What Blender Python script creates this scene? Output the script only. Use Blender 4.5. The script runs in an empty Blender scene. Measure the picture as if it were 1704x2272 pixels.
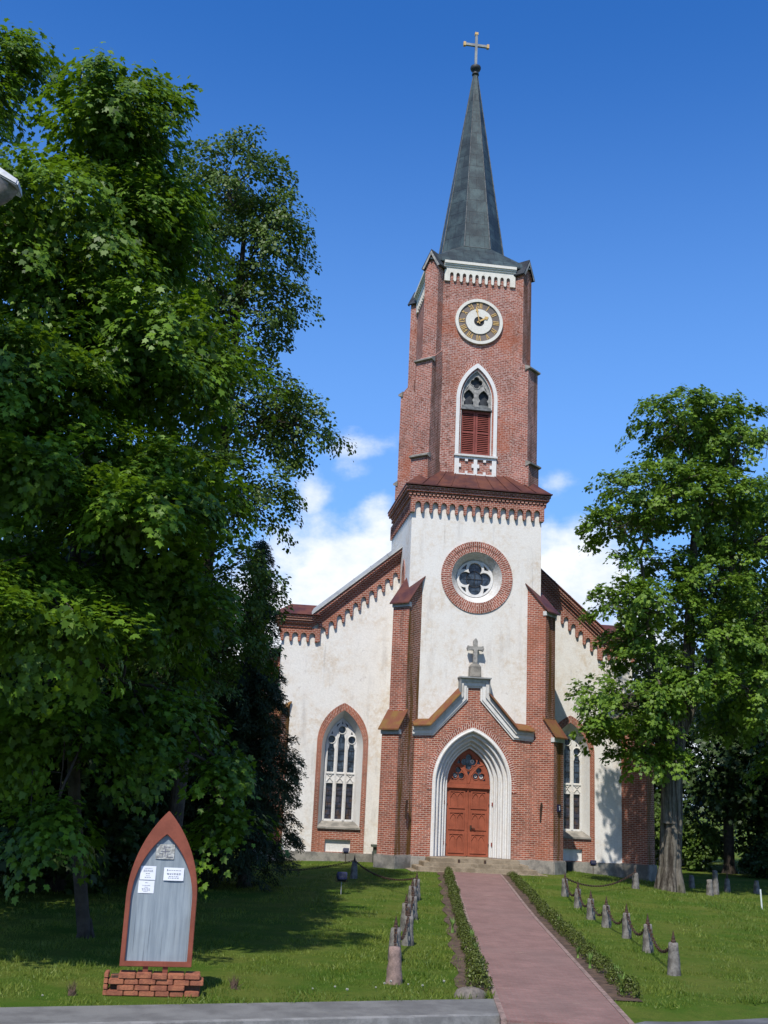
import bpy, math, random
import numpy as np
from mathutils import Matrix, Vector
from mathutils.geometry import tessellate_polygon

scene = bpy.context.scene
COL = scene.collection
R = math.radians
PI = math.pi

# ------------------------------------------------------------------ camera
YAW, PITCH, ROLL = 0.13239989, 0.24923974, 0.04561768
CAM = Vector((-8.4277, -37.7333, 2.5414))
cd = bpy.data.cameras.new('camera'); cam = bpy.data.objects.new('camera', cd); COL.objects.link(cam)
fw = Vector((math.sin(YAW)*math.cos(PITCH), math.cos(YAW)*math.cos(PITCH), math.sin(PITCH)))
rt = Vector((math.cos(YAW), -math.sin(YAW), 0)); up = rt.cross(fw)
rt2 = rt*math.cos(ROLL)+up*math.sin(ROLL); up2 = -rt*math.sin(ROLL)+up*math.cos(ROLL)
M = Matrix((rt2, up2, -fw)).transposed().to_4x4(); M.translation = CAM
cam.matrix_world = M
cd.sensor_fit = 'VERTICAL'; cd.sensor_height = 24; cd.lens = 24*2439.92/2272
cd.clip_start = 0.1; cd.clip_end = 3000
scene.camera = cam

# ------------------------------------------------------------------ world, sun, exposure
SUN_AZ, SUN_EL = R(25), R(54)          # azimuth measured from -Y towards -X
sdir = Vector((-math.sin(SUN_AZ)*math.cos(SUN_EL), -math.cos(SUN_AZ)*math.cos(SUN_EL), math.sin(SUN_EL)))
world = bpy.data.worlds.new('World'); scene.world = world; world.use_nodes = True
wt = world.node_tree; wt.nodes.clear()
def wn(t, **k):
    n = wt.nodes.new(t)
    for a, b in k.items(): setattr(n, a, b)
    return n
def wmath(op, a, b=None, c=None, clamp=False):
    n = wn('ShaderNodeMath', operation=op, use_clamp=clamp)
    for i, v in enumerate((a, b, c)):
        if v is None: continue
        if isinstance(v, (int, float)): n.inputs[i].default_value = v
        else: wt.links.new(v, n.inputs[i])
    return n.outputs[0]
sky = wn('ShaderNodeTexSky', sky_type='NISHITA', sun_disc=False, sun_elevation=SUN_EL,
         sun_rotation=math.atan2(sdir.x, sdir.y), altitude=50, air_density=1.0, dust_density=0.35, ozone_density=2.6)
hs = wn('ShaderNodeHueSaturation'); hs.inputs['Hue'].default_value = 0.512; hs.inputs['Saturation'].default_value = 1.36; hs.inputs['Value'].default_value = 1.0
wt.links.new(sky.outputs[0], hs.inputs['Color'])
tc = wn('ShaderNodeTexCoord'); sep = wn('ShaderNodeSeparateXYZ'); wt.links.new(tc.outputs['Generated'], sep.inputs[0])
az = wmath('MULTIPLY', wmath('ARCTAN2', sep.outputs[0], sep.outputs[1]), 180/PI)
el = wmath('MULTIPLY', wmath('ARCSINE', sep.outputs[2]), 180/PI)
cmb = wn('ShaderNodeCombineXYZ'); wt.links.new(az, cmb.inputs[0]); wt.links.new(wmath('MULTIPLY', el, 1.5), cmb.inputs[1])
def wnoise(scale, detail, rough, seed):
    n = wn('ShaderNodeTexNoise', noise_dimensions='4D'); n.inputs['Scale'].default_value = scale
    n.inputs['Detail'].default_value = detail; n.inputs['Roughness'].default_value = rough; n.inputs['W'].default_value = seed
    wt.links.new(cmb.outputs[0], n.inputs['Vector']); return n.outputs['Fac']
hz = wn('ShaderNodeMapRange', interpolation_type='SMOOTHSTEP'); wt.links.new(el, hz.inputs[0]); hz.inputs[1].default_value = 40; hz.inputs[2].default_value = 4; hz.inputs[3].default_value = 0.0; hz.inputs[4].default_value = 0.72
air = wn('ShaderNodeMix', data_type='RGBA'); wt.links.new(hz.outputs[0], air.inputs[0]); wt.links.new(hs.outputs[0], air.inputs[6]); air.inputs[7].default_value = (1.25, 2.65, 5.5, 1)
n1 = wnoise(0.32, 7, 0.58, 3.1); n2 = wnoise(0.17, 5, 0.6, 8.2); n3 = wnoise(0.9, 5, 0.6, 1.7)
# cumulus banks: azimuth, elevation, half width, half height, weight
blobs = [(6.0, 10.8, 4.6, 3.2, 1.3), (7.4, 13.2, 2.1, 2.0, 0.9), (1.5, 8.0, 6.0, 3.6, 1.1), (17.8, 11.2, 3.8, 3.0, 1.2), (20.5, 7.2, 5, 3.2, 1.0),
         (3.6, 15.0, 1.2, 1.3, 0.8), (6.6, 17.7, 3.2, 1.0, 0.62), (6.2, 16.4, 1.8, .8, 0.5), (16.8, 15.9, 1.6, 1.2, 0.55), (-30, 10, 20, 4, 1), (45, 9, 14, 4, 1), (80, 12, 18, 5, 1), (-80, 9, 24, 4, 1), (150, 14, 30, 6, 1), (-150, 12, 26, 5, 1), (10, 3, 40, 4.0, .8)]
dens = None
for a, e, sa, se, w in blobs:
    dx = wmath('DIVIDE', wmath('SUBTRACT', az, a), sa); dy = wmath('DIVIDE', wmath('SUBTRACT', el, e), se)
    q = wmath('ADD', wmath('MULTIPLY', dx, dx), wmath('MULTIPLY', dy, dy))
    g = wmath('MULTIPLY', wmath('EXPONENT', wmath('MULTIPLY', q, -0.9)), w)
    dens = g if dens is None else wmath('MAXIMUM', dens, g)
d2 = wmath('ADD', dens, wmath('MULTIPLY', wmath('SUBTRACT', n1, 0.5), 1.5))
d2 = wmath('MULTIPLY', d2, wmath('MULTIPLY', dens, 4.0, clamp=True))
mr = wn('ShaderNodeMapRange', interpolation_type='SMOOTHSTEP'); wt.links.new(d2, mr.inputs[0])
mr.inputs[1].default_value = 0.28; mr.inputs[2].default_value = 1.02; mr.inputs[4].default_value = 0.96
shade = wn('ShaderNodeMapRange'); wt.links.new(wmath('ADD', wmath('MULTIPLY', n2, 0.6), wmath('MULTIPLY', n3, 0.4)), shade.inputs[0])
shade.inputs[1].default_value = 0.40; shade.inputs[2].default_value = 0.60; shade.inputs[3].default_value = 0.0; shade.inputs[4].default_value = 1.0
cc = wn('ShaderNodeMix', data_type='RGBA'); wt.links.new(shade.outputs[0], cc.inputs[0])
cc.inputs[6].default_value = (4.3, 4.7, 5.4, 1); cc.inputs[7].default_value = (5.6, 5.65, 5.75, 1)
mx = wn('ShaderNodeMix', data_type='RGBA'); wt.links.new(mr.outputs[0], mx.inputs[0]); wt.links.new(air.outputs[2], mx.inputs[6]); wt.links.new(cc.outputs[2], mx.inputs[7])
bg = wn('ShaderNodeBackground'); bg.inputs[1].default_value = 0.15; wt.links.new(mx.outputs[2], bg.inputs[0])
wo = wn('ShaderNodeOutputWorld'); wt.links.new(bg.outputs[0], wo.inputs[0])
sl = bpy.data.lights.new('sun', 'SUN'); sl.energy = 3.9; sl.angle = R(0.53); sl.color = (1.0, 0.955, 0.88)
so = bpy.data.objects.new('sun', sl); COL.objects.link(so); so.rotation_euler = (-sdir).to_track_quat('-Z', 'Y').to_euler(); so.location = (-30, -60, 60)
scene.view_settings.view_transform = 'Standard'; scene.view_settings.look = 'None'
scene.view_settings.exposure = 0.42; scene.view_settings.gamma = 1.0; scene.view_settings.use_curve_mapping = False
scene.cycles.max_bounces = 8; scene.cycles.diffuse_bounces = 2; scene.cycles.transmission_bounces = 4; scene.cycles.transparent_max_bounces = 4

# ------------------------------------------------------------------ materials
MATS = {}
class NT:
    def __init__(s, name):
        s.m = bpy.data.materials.new(name); s.m.use_nodes = True; s.t = s.m.node_tree; s.t.nodes.clear()
        s.out = s.t.nodes.new('ShaderNodeOutputMaterial'); MATS[name] = s.m
    def n(s, t, ins=None, **k):
        n = s.t.nodes.new(t)
        for a, b in k.items(): setattr(n, a, b)
        for a, b in (ins or {}).items(): s.set(n.inputs[a], b)
        return n
    def set(s, sock, v):
        if isinstance(v, bpy.types.NodeSocket): s.t.links.new(v, sock)
        else: sock.default_value = v
    def noise(s, scale, detail=4, rough=0.6, vec=None, dist=0.0, w=None):
        n = s.n('ShaderNodeTexNoise', {'Scale': scale, 'Detail': detail, 'Roughness': rough, 'Distortion': dist})
        s.t.links.new(vec or s.obj(), n.inputs['Vector']); return n.outputs['Fac']
    def obj(s):
        if not hasattr(s, '_tc'): s._tc = s.n('ShaderNodeTexCoord')
        return s._tc.outputs['Object']
    def uv(s):
        s.obj(); return s._tc.outputs['UV']
    def mapping(s, vec, scale=(1, 1, 1), loc=(0, 0, 0)):
        n = s.n('ShaderNodeMapping', {'Scale': scale, 'Location': loc}); s.t.links.new(vec, n.inputs['Vector']); return n.outputs[0]
    def ramp(s, v, a, b, lo=0.0, hi=1.0, smooth=True):
        n = s.n('ShaderNodeMapRange', {0: v, 1: a, 2: b, 3: lo, 4: hi}, interpolation_type='SMOOTHSTEP' if smooth else 'LINEAR'); return n.outputs[0]
    def mix(s, f, a, b, mode='MIX'):
        n = s.n('ShaderNodeMix', data_type='RGBA', blend_type=mode)
        s.set(n.inputs[0], f); s.set(n.inputs[6], a if not isinstance(a, tuple) else a+(1,) if len(a) == 3 else a); s.set(n.inputs[7], b if not isinstance(b, tuple) else b+(1,) if len(b) == 3 else b)
        return n.outputs[2]
    def math(s, op, a, b=0.0, clamp=False):
        n = s.n('ShaderNodeMath', {0: a, 1: b}, operation=op, use_clamp=clamp); return n.outputs[0]
    def scalecol(s, col, f):
        n = s.n('ShaderNodeVectorMath', {0: col}, operation='SCALE'); s.set(n.inputs['Scale'], f); return n.outputs[0]
    def bump(s, h, strength=0.4, dist=0.02):
        return s.n('ShaderNodeBump', {'Height': h, 'Strength': strength, 'Distance': dist}).outputs[0]
    def pbr(s, col, rough=0.8, spec=0.3, metal=0.0, normal=None, **k):
        b = s.n('ShaderNodeBsdfPrincipled'); s.set(b.inputs['Base Color'], col if not isinstance(col, tuple) else col+(1,)); s.set(b.inputs['Roughness'], rough)
        b.inputs['Specular IOR Level'].default_value = spec; b.inputs['Metallic'].default_value = metal
        if normal is not None: s.t.links.new(normal, b.inputs['Normal'])
        s.bsdf = b
        s.t.links.new(b.outputs[0], s.out.inputs[0]); return s.m

def mat_brick(name, c1, c2, mortar, pale=0.0, stain=0.0, bw=0.205, rh=0.066, ms=0.0115, stain_col=(0.13, 0.065, 0.012)):
    s = NT(name)
    b = s.n('ShaderNodeTexBrick', {'Vector': s.uv(), 'Color1': c1+(1,), 'Color2': c2+(1,), 'Mortar': mortar+(1,), 'Scale': 1.0, 'Mortar Size': ms, 'Mortar Smooth': 0.15, 'Bias': -0.1, 'Brick Width': bw, 'Row Height': rh}, offset=0.5)
    big = s.noise(0.9, 5, 0.65); fine = s.noise(9.0, 4, 0.7)
    c = s.scalecol(b.outputs['Color'], s.math('ADD', s.ramp(big, 0.25, 0.75, 0.72, 1.22), s.ramp(fine, 0.2, 0.8, -0.22, 0.22)))
    sp = s.noise(0.38, 4, 0.55, s.mapping(s.obj(), (1, 1, 0.6), (4, 1, 9))); c = s.mix(s.math('MULTIPLY', s.ramp(sp, 0.54, 0.62), 0.30), c, (0.36, 0.12, 0.06)); sk = s.noise(1.0, 5, 0.65, s.mapping(s.obj(), (2.5, 2.5, 0.3), (1, 8, 2))); c = s.mix(s.math('MULTIPLY', s.ramp(sk, 0.55, 0.70), 0.38), c, (0.10, 0.06, 0.045))
    if pale > 0:
        pn = s.noise(17, 3, 0.75); pb = s.noise(0.7, 4, 0.6)
        c = s.mix(s.math('MULTIPLY', s.math('MULTIPLY', s.ramp(pn, 0.47, 0.62), s.ramp(pb, 0.30, 0.55)), pale), c, (0.52, 0.37, 0.33))
        dk = s.noise(3.2, 5, 0.75); c = s.mix(s.math('MULTIPLY', s.ramp(dk, 0.56, 0.68), 0.7), c, (0.10, 0.035, 0.02))
        og = s.noise(0.55, 4, 0.6); c = s.mix(s.math('MULTIPLY', s.ramp(og, 0.52, 0.66), 0.45), c, (0.34, 0.085, 0.03))
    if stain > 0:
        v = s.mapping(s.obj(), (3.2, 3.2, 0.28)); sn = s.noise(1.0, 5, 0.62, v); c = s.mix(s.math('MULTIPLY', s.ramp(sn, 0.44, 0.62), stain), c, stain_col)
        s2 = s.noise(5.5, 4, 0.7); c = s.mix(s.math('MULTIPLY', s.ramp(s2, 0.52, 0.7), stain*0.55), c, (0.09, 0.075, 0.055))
    return s.pbr(c, 0.9, 0.15, normal=s.bump(s.math('ADD', s.math('MULTIPLY', b.outputs['Fac'], -1.0), s.math('MULTIPLY', fine, 0.5)), 0.35, 0.015))
B1, B2, MO = (0.335, 0.094, 0.053), (0.185, 0.052, 0.033), (0.44, 0.31, 0.245)
mat_brick('brick', B1, B2, MO)
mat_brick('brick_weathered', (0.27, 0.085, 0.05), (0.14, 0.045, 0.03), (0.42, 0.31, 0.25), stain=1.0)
mat_brick('brick_tower', (0.30, 0.082, 0.050), (0.165, 0.046, 0.032), (0.41, 0.29, 0.24), pale=0.62, rh=0.07, bw=0.19)
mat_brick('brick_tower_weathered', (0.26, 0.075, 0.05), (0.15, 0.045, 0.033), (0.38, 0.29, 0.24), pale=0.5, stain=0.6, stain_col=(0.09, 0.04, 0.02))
mat_brick('brick_moulded', (0.31, 0.092, 0.055), (0.19, 0.055, 0.036), (0.44, 0.29, 0.23), bw=0.15, rh=0.07)
mat_brick('brick_arch', (0.32, 0.095, 0.06), (0.19, 0.058, 0.038), (0.52, 0.38, 0.32), bw=0.2, rh=0.075, ms=0.013)

def mat_plaster(name, base, warm=(0.60, 0.50, 0.38), amt=0.5, grime=0.3):
    s = NT(name); a = s.noise(0.8, 6, 0.68); b = s.noise(5.5, 5, 0.7); v = s.mapping(s.obj(), (2.2, 2.2, 0.35)); d = s.noise(1.0, 5, 0.65, v)
    c = s.mix(s.math('MULTIPLY', s.math('MULTIPLY', s.ramp(a, 0.38, 0.66), s.ramp(b, 0.36, 0.66)), amt), base, warm)
    c = s.mix(s.math('MULTIPLY', s.ramp(d, 0.52, 0.72), grime), c, (0.42, 0.39, 0.36))
    e = s.noise(2.6, 5, 0.7, s.mapping(s.obj(), (1, 1, 1), (7, 3, 1))); c = s.mix(s.math('MULTIPLY', s.ramp(e, 0.62, 0.72), amt*0.55), c, (0.44, 0.38, 0.34))
    st = s.noise(1.0, 4, 0.6, s.mapping(s.obj(), (7, 7, 0.22), (2, 5, 0))); c = s.mix(s.math('MULTIPLY', s.math('MULTIPLY', s.ramp(st, 0.58, 0.72), s.ramp(a, 0.4, 0.6)), grime), c, (0.33, 0.30, 0.27))
    f = s.noise(18, 3, 0.7); c = s.scalecol(c, s.ramp(f, 0.2, 0.8, 0.90, 1.05))
    return s.pbr(c, 0.92, 0.1, normal=s.bump(s.math('ADD', b, s.math('MULTIPLY', f, 0.4)), 0.28, 0.03))
mat_plaster('plaster', (0.735, 0.712, 0.662), amt=0.85, grime=0.42); mat_plaster('white_paint', (0.70, 0.69, 0.66), amt=0.35, grime=0.34); mat_plaster('old_white', (0.60, 0.59, 0.56), (0.35, 0.31, 0.25), 0.8, 0.5); mat_plaster('cream_paint', (0.68, 0.655, 0.58), (0.5, 0.44, 0.34), 0.5, 0.3)

def mat_simple(name, col, rough=0.8, spec=0.25, metal=0.0, var=0.2, scale=3.0, bump=0.15, col2=None, fine=40):
    s = NT(name); a = s.noise(scale, 5, 0.65); f = s.noise(fine, 3, 0.7)
    c = s.mix(s.ramp(a, 0.38, 0.62), col, col2 or tuple(x*(1-var*1.6) for x in col)); c = s.scalecol(c, s.ramp(f, 0.2, 0.8, 1-var*0.5, 1+var*0.5))
    return s.pbr(c, rough, spec, metal, s.bump(s.math('ADD', a, s.math('MULTIPLY', f, 0.5)), bump, 0.02))
mat_simple('stone', (0.30, 0.275, 0.235), var=0.35, scale=2.2, bump=0.4, col2=(0.16, 0.15, 0.13))
mat_simple('dark_stone', (0.17, 0.145, 0.12), var=0.4, scale=8, bump=0.6, col2=(0.10, 0.088, 0.075)); mat_simple('step_stone', (0.29, 0.235, 0.165), var=0.35, scale=3, bump=0.4, col2=(0.19, 0.15, 0.10))
mat_simple('granite', (0.205, 0.19, 0.168), var=0.5, scale=9, bump=0.7, col2=(0.105, 0.095, 0.082), fine=70)
mat_simple('granite_pink', (0.275, 0.19, 0.16), var=0.4, scale=9, bump=0.6, col2=(0.17, 0.12, 0.10), fine=80)
mat_simple('roof_red', (0.12, 0.043, 0.027), rough=0.55, var=0.3, scale=1.6, bump=0.1, col2=(0.065, 0.024, 0.022))
mat_simple('roof_mossy', (0.165, 0.06, 0.032), rough=0.85, var=0.3, scale=2.3, bump=0.2, col2=(0.18, 0.098, 0.030))
mat_simple('zinc', (0.30, 0.31, 0.30), rough=0.55, var=0.25, scale=1.4, bump=0.1, col2=(0.21, 0.215, 0.21))
mat_simple('dark_metal', (0.045, 0.05, 0.055), rough=0.55, var=0.3, scale=3)
mat_simple('iron', (0.035, 0.028, 0.024), rough=0.7, var=0.4, scale=20, col2=(0.075, 0.035, 0.018))
mat_simple('gold', (0.62, 0.40, 0.14), rough=0.5, spec=0.4, metal=0.0, var=0.15, scale=8)
mat_simple('clock_dark', (0.19, 0.155, 0.135), var=0.15)
mat_simple('door_paint', (0.315, 0.088, 0.046), rough=0.85, var=0.14, scale=2.2, bump=0.08)
mat_simple('shutter_paint', (0.25, 0.066, 0.05), rough=0.6, var=0.15, scale=3)
mat_simple('cross_stone', (0.36, 0.345, 0.315), var=0.3, scale=6, bump=0.4, col2=(0.20, 0.195, 0.18))
mat_simple('soil', (0.115, 0.075, 0.05), var=0.5, scale=5, bump=0.8, col2=(0.06, 0.04, 0.028))
mat_simple('pavement', (0.165, 0.162, 0.15), var=0.3, scale=1.6, bump=0.3, col2=(0.115, 0.112, 0.105), fine=90)
mat_simple('asphalt', (0.135, 0.138, 0.14), var=0.25, scale=1.2, bump=0.3, fine=140)
mat_simple('concrete_kerb', (0.24, 0.235, 0.22), var=0.2, scale=4, bump=0.3)
s = NT('bark'); v = s.mapping(s.obj(), (7, 7, 0.55)); a = s.noise(1.0, 5, 0.65, v); b = s.noise(9, 5, 0.7); w = s.noise(1.3, 4, 0.6)
c = s.mix(s.ramp(a, 0.40, 0.60), (0.040, 0.033, 0.026), (0.155, 0.138, 0.112)); c = s.mix(s.math('MULTIPLY', s.ramp(w, 0.5, 0.68), 0.45), c, (0.085, 0.088, 0.05)); c = s.scalecol(c, s.ramp(b, 0.25, 0.75, 0.75, 1.2))  # dark streaks stand in for shadow in the trunk's grooves
s.pbr(c, 0.95, 0.1, normal=s.bump(s.math('ADD', a, s.math('MULTIPLY', b, 0.4)), 1.0, 0.06))
mat_simple('bark_dark', (0.075, 0.06, 0.045), var=0.4, scale=5, bump=0.8, col2=(0.04, 0.032, 0.025))
mat_simple('sign_paint', (0.255, 0.075, 0.045), rough=0.6, var=0.14, scale=3)
mat_simple('lamp_shell', (0.50, 0.51, 0.52), rough=0.4, var=0.12, scale=8)
mat_simple('lamp_lens', (0.19, 0.16, 0.145), rough=0.25, spec=0.6, var=0.5, scale=14, col2=(0.11, 0.10, 0.095))
mat_simple('flood_case', (0.018, 0.022, 0.07), rough=0.4, var=0.2)
mat_simple('green_metal', (0.085, 0.105, 0.085), rough=0.6, var=0.3)
mat_simple('house_white', (0.62, 0.60, 0.55), var=0.12); mat_simple('house_roof', (0.13, 0.13, 0.135), var=0.3)
mat_simple('paper', (0.78, 0.80, 0.84), var=0.03, scale=6, bump=0.02); mat_simple('ink', (0.20, 0.20, 0.24), var=0.2, scale=30); mat_simple('old_print', (0.50, 0.50, 0.46), var=0.3, scale=25)
mat_simple('white_stake', (0.62, 0.66, 0.62), var=0.1)
mat_simple('lead', (0.035, 0.035, 0.038), rough=0.6)
mat_simple('louvre', (0.115, 0.125, 0.125), rough=0.7, var=0.3, scale=6)
# spire: patinated sheet metal in horizontal courses
s = NT('spire_metal')
a = s.noise(1.5, 6, 0.7); b = s.noise(6, 4, 0.7); w = s.n('ShaderNodeTexBrick', {'Vector': s.uv(), 'Color1': (1.1, 1.1, 1.1, 1), 'Color2': (0.75, 0.75, 0.75, 1), 'Mortar': (0.42, 0.42, 0.42, 1), 'Scale': 1.0, 'Mortar Size': 0.012, 'Brick Width': 0.62, 'Row Height': 0.58})
c = s.mix(s.ramp(a, 0.4, 0.64), (0.029, 0.041, 0.043), (0.064, 0.094, 0.092)); c = s.mix(1.0, c, w.outputs['Color'], 'MULTIPLY'); c = s.mix(s.math('MULTIPLY', s.ramp(b, 0.56, 0.7), 0.5), c, (0.05, 0.045, 0.04))
s.pbr(c, 0.5, 0.4, 0.25, s.bump(s.math('ADD', b, s.math('MULTIPLY', w.outputs['Fac'], -0.6)), 0.2, 0.02))
# leaded glass; plain panes' blue-grey tint stands in for reflections
for nm, tint, lo in (('glass', (0.060, 0.080, 0.105), (0.022, 0.028, 0.036)), ('glass_stained', (0.045, 0.042, 0.06), (0.085, 0.05, 0.03))):
    s = NT(nm); a = s.noise(4.5, 4, 0.6); v = s.n('ShaderNodeTexBrick', {'Vector': s.uv(), 'Color1': (1, 1, 1, 1), 'Color2': (0.55, 0.6, 0.7, 1), 'Mortar': (0.2, 0.2, 0.2, 1), 'Scale': 1.0, 'Mortar Size': 0.009, 'Brick Width': 0.17, 'Row Height': 0.21})
    c = s.mix(1.0, s.mix(s.ramp(a, 0.42, 0.6), tint, lo), v.outputs['Color'], 'MULTIPLY')
    s.pbr(c, s.ramp(a, 0.3, 0.7, 0.08, 0.3), 0.55, normal=s.bump(s.math('ADD', s.noise(7, 3, 0.6), v.outputs['Color']), 0.25, 0.02))
# path of small red pavers
s = NT('pavers'); b = s.n('ShaderNodeTexBrick', {'Vector': s.uv(), 'Color1': (0.235, 0.134, 0.115, 1), 'Color2': (0.19, 0.106, 0.092, 1), 'Mortar': (0.19, 0.14, 0.12, 1), 'Scale': 1.0, 'Mortar Size': 0.006, 'Brick Width': 0.15, 'Row Height': 0.075})
a = s.noise(1.3, 6, 0.7); f = s.noise(30, 3, 0.7); c = s.scalecol(b.outputs['Color'], s.math('ADD', s.ramp(a, 0.3, 0.7, 0.84, 1.12), s.ramp(f, 0.2, 0.8, -0.14, 0.14)))
dm = s.noise(0.45, 5, 0.65); c = s.mix(s.math('MULTIPLY', s.ramp(dm, 0.45, 0.7), 0.35), c, (0.16, 0.115, 0.10)); sc = s.noise(2.2, 3, 0.5, s.mapping(s.obj(), (0.8, 5.5, 1))); c = s.mix(s.math('MULTIPLY', s.ramp(sc, 0.70, 0.74), 0.55), c, (0.50, 0.40, 0.28))
s.pbr(c, 0.88, 0.2, normal=s.bump(s.math('ADD', b.outputs['Fac'], f), 0.3, 0.01))
# lawn soil under the blades
s = NT('lawn'); a = s.noise(0.55, 6, 0.7); b = s.noise(7, 5, 0.75); f = s.noise(60, 3, 0.8)
c = s.mix(s.ramp(a, 0.35, 0.65), (0.062, 0.120, 0.013), (0.125, 0.150, 0.028)); c = s.mix(s.math('MULTIPLY', s.ramp(b, 0.5, 0.72), 0.55), c, (0.045, 0.085, 0.014)); c = s.scalecol(c, s.ramp(f, 0.2, 0.8, 0.6, 1.25))
s.pbr(c, 0.95, 0.05, normal=s.bump(s.math('ADD', b, f), 0.7, 0.05))
def mat_leaf(name, c1, c2, trans, tf=0.35, rough=0.5):
    s = NT(name); at = s.n('ShaderNodeAttribute', attribute_name='tint')
    c = s.mix(at.outputs['Fac'], c1, c2)
    p = s.n('ShaderNodeBsdfPrincipled', {'Base Color': c, 'Roughness': rough}); p.inputs['Specular IOR Level'].default_value = 0.3
    t = s.n('ShaderNodeBsdfTranslucent', {'Color': s.mix(at.outputs['Fac'], tuple(x*0.6 for x in trans), trans)})
    m = s.n('ShaderNodeMixShader', {0: tf, 1: p.outputs[0], 2: t.outputs[0]}); s.t.links.new(m.outputs[0], s.out.inputs[0]); return s.m
mat_leaf('maple_leaf', (0.026, 0.064, 0.007), (0.140, 0.250, 0.013), (0.22, 0.38, 0.015), 0.28)
mat_leaf('lime_leaf', (0.040, 0.082, 0.012), (0.105, 0.165, 0.022), (0.14, 0.24, 0.03), 0.26)
mat_leaf('church_maple_leaf', (0.048, 0.110, 0.012), (0.170, 0.272, 0.024), (0.20, 0.34, 0.03), 0.30)
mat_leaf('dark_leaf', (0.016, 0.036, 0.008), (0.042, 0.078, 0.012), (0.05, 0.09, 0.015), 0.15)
mat_leaf('thuja_leaf', (0.016, 0.030, 0.011), (0.038, 0.060, 0.020), (0.04, 0.06, 0.015), 0.12, 0.7)
mat_leaf('box_leaf', (0.040, 0.058, 0.008), (0.115, 0.140, 0.020), (0.10, 0.13, 0.02), 0.15)
mat_leaf('grass_blade', (0.060, 0.125, 0.010), (0.205, 0.240, 0.036), (0.24, 0.34, 0.03), 0.3)
mat_leaf('bulb_leaf', (0.10, 0.19, 0.04), (0.20, 0.32, 0.07), (0.2, 0.3, 0.05), 0.3)
mat_leaf('petal', (0.55, 0.55, 0.50), (0.72, 0.70, 0.60), (0.5, 0.5, 0.4), 0.2)
# notice board: weathered grey boards
s = NT('board_grey'); v = s.mapping(s.obj(), (9, 9, 0.5)); a = s.noise(1.6, 5, 0.7, v); w = s.noise(1.5, 4, 0.6)
c = s.mix(s.ramp(a, 0.35, 0.66), (0.205, 0.245, 0.275), (0.30, 0.345, 0.37)); c = s.mix(s.math('MULTIPLY', s.ramp(w, 0.45, 0.65), 0.3), c, (0.19, 0.20, 0.20)); cr = s.noise(2.3, 3, 0.5, s.mapping(s.obj(), (14, 14, 0.35), (3, 0, 0))); c = s.mix(s.math('MULTIPLY', s.ramp(cr, 0.66, 0.70), 0.7), c, (0.10, 0.12, 0.14))
s.pbr(c, 0.8, 0.2, normal=s.bump(a, 0.3, 0.01))
mat_simple('loose_brick', (0.36, 0.135, 0.07), var=0.3, scale=9, bump=0.5, col2=(0.24, 0.085, 0.05), fine=70)

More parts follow.
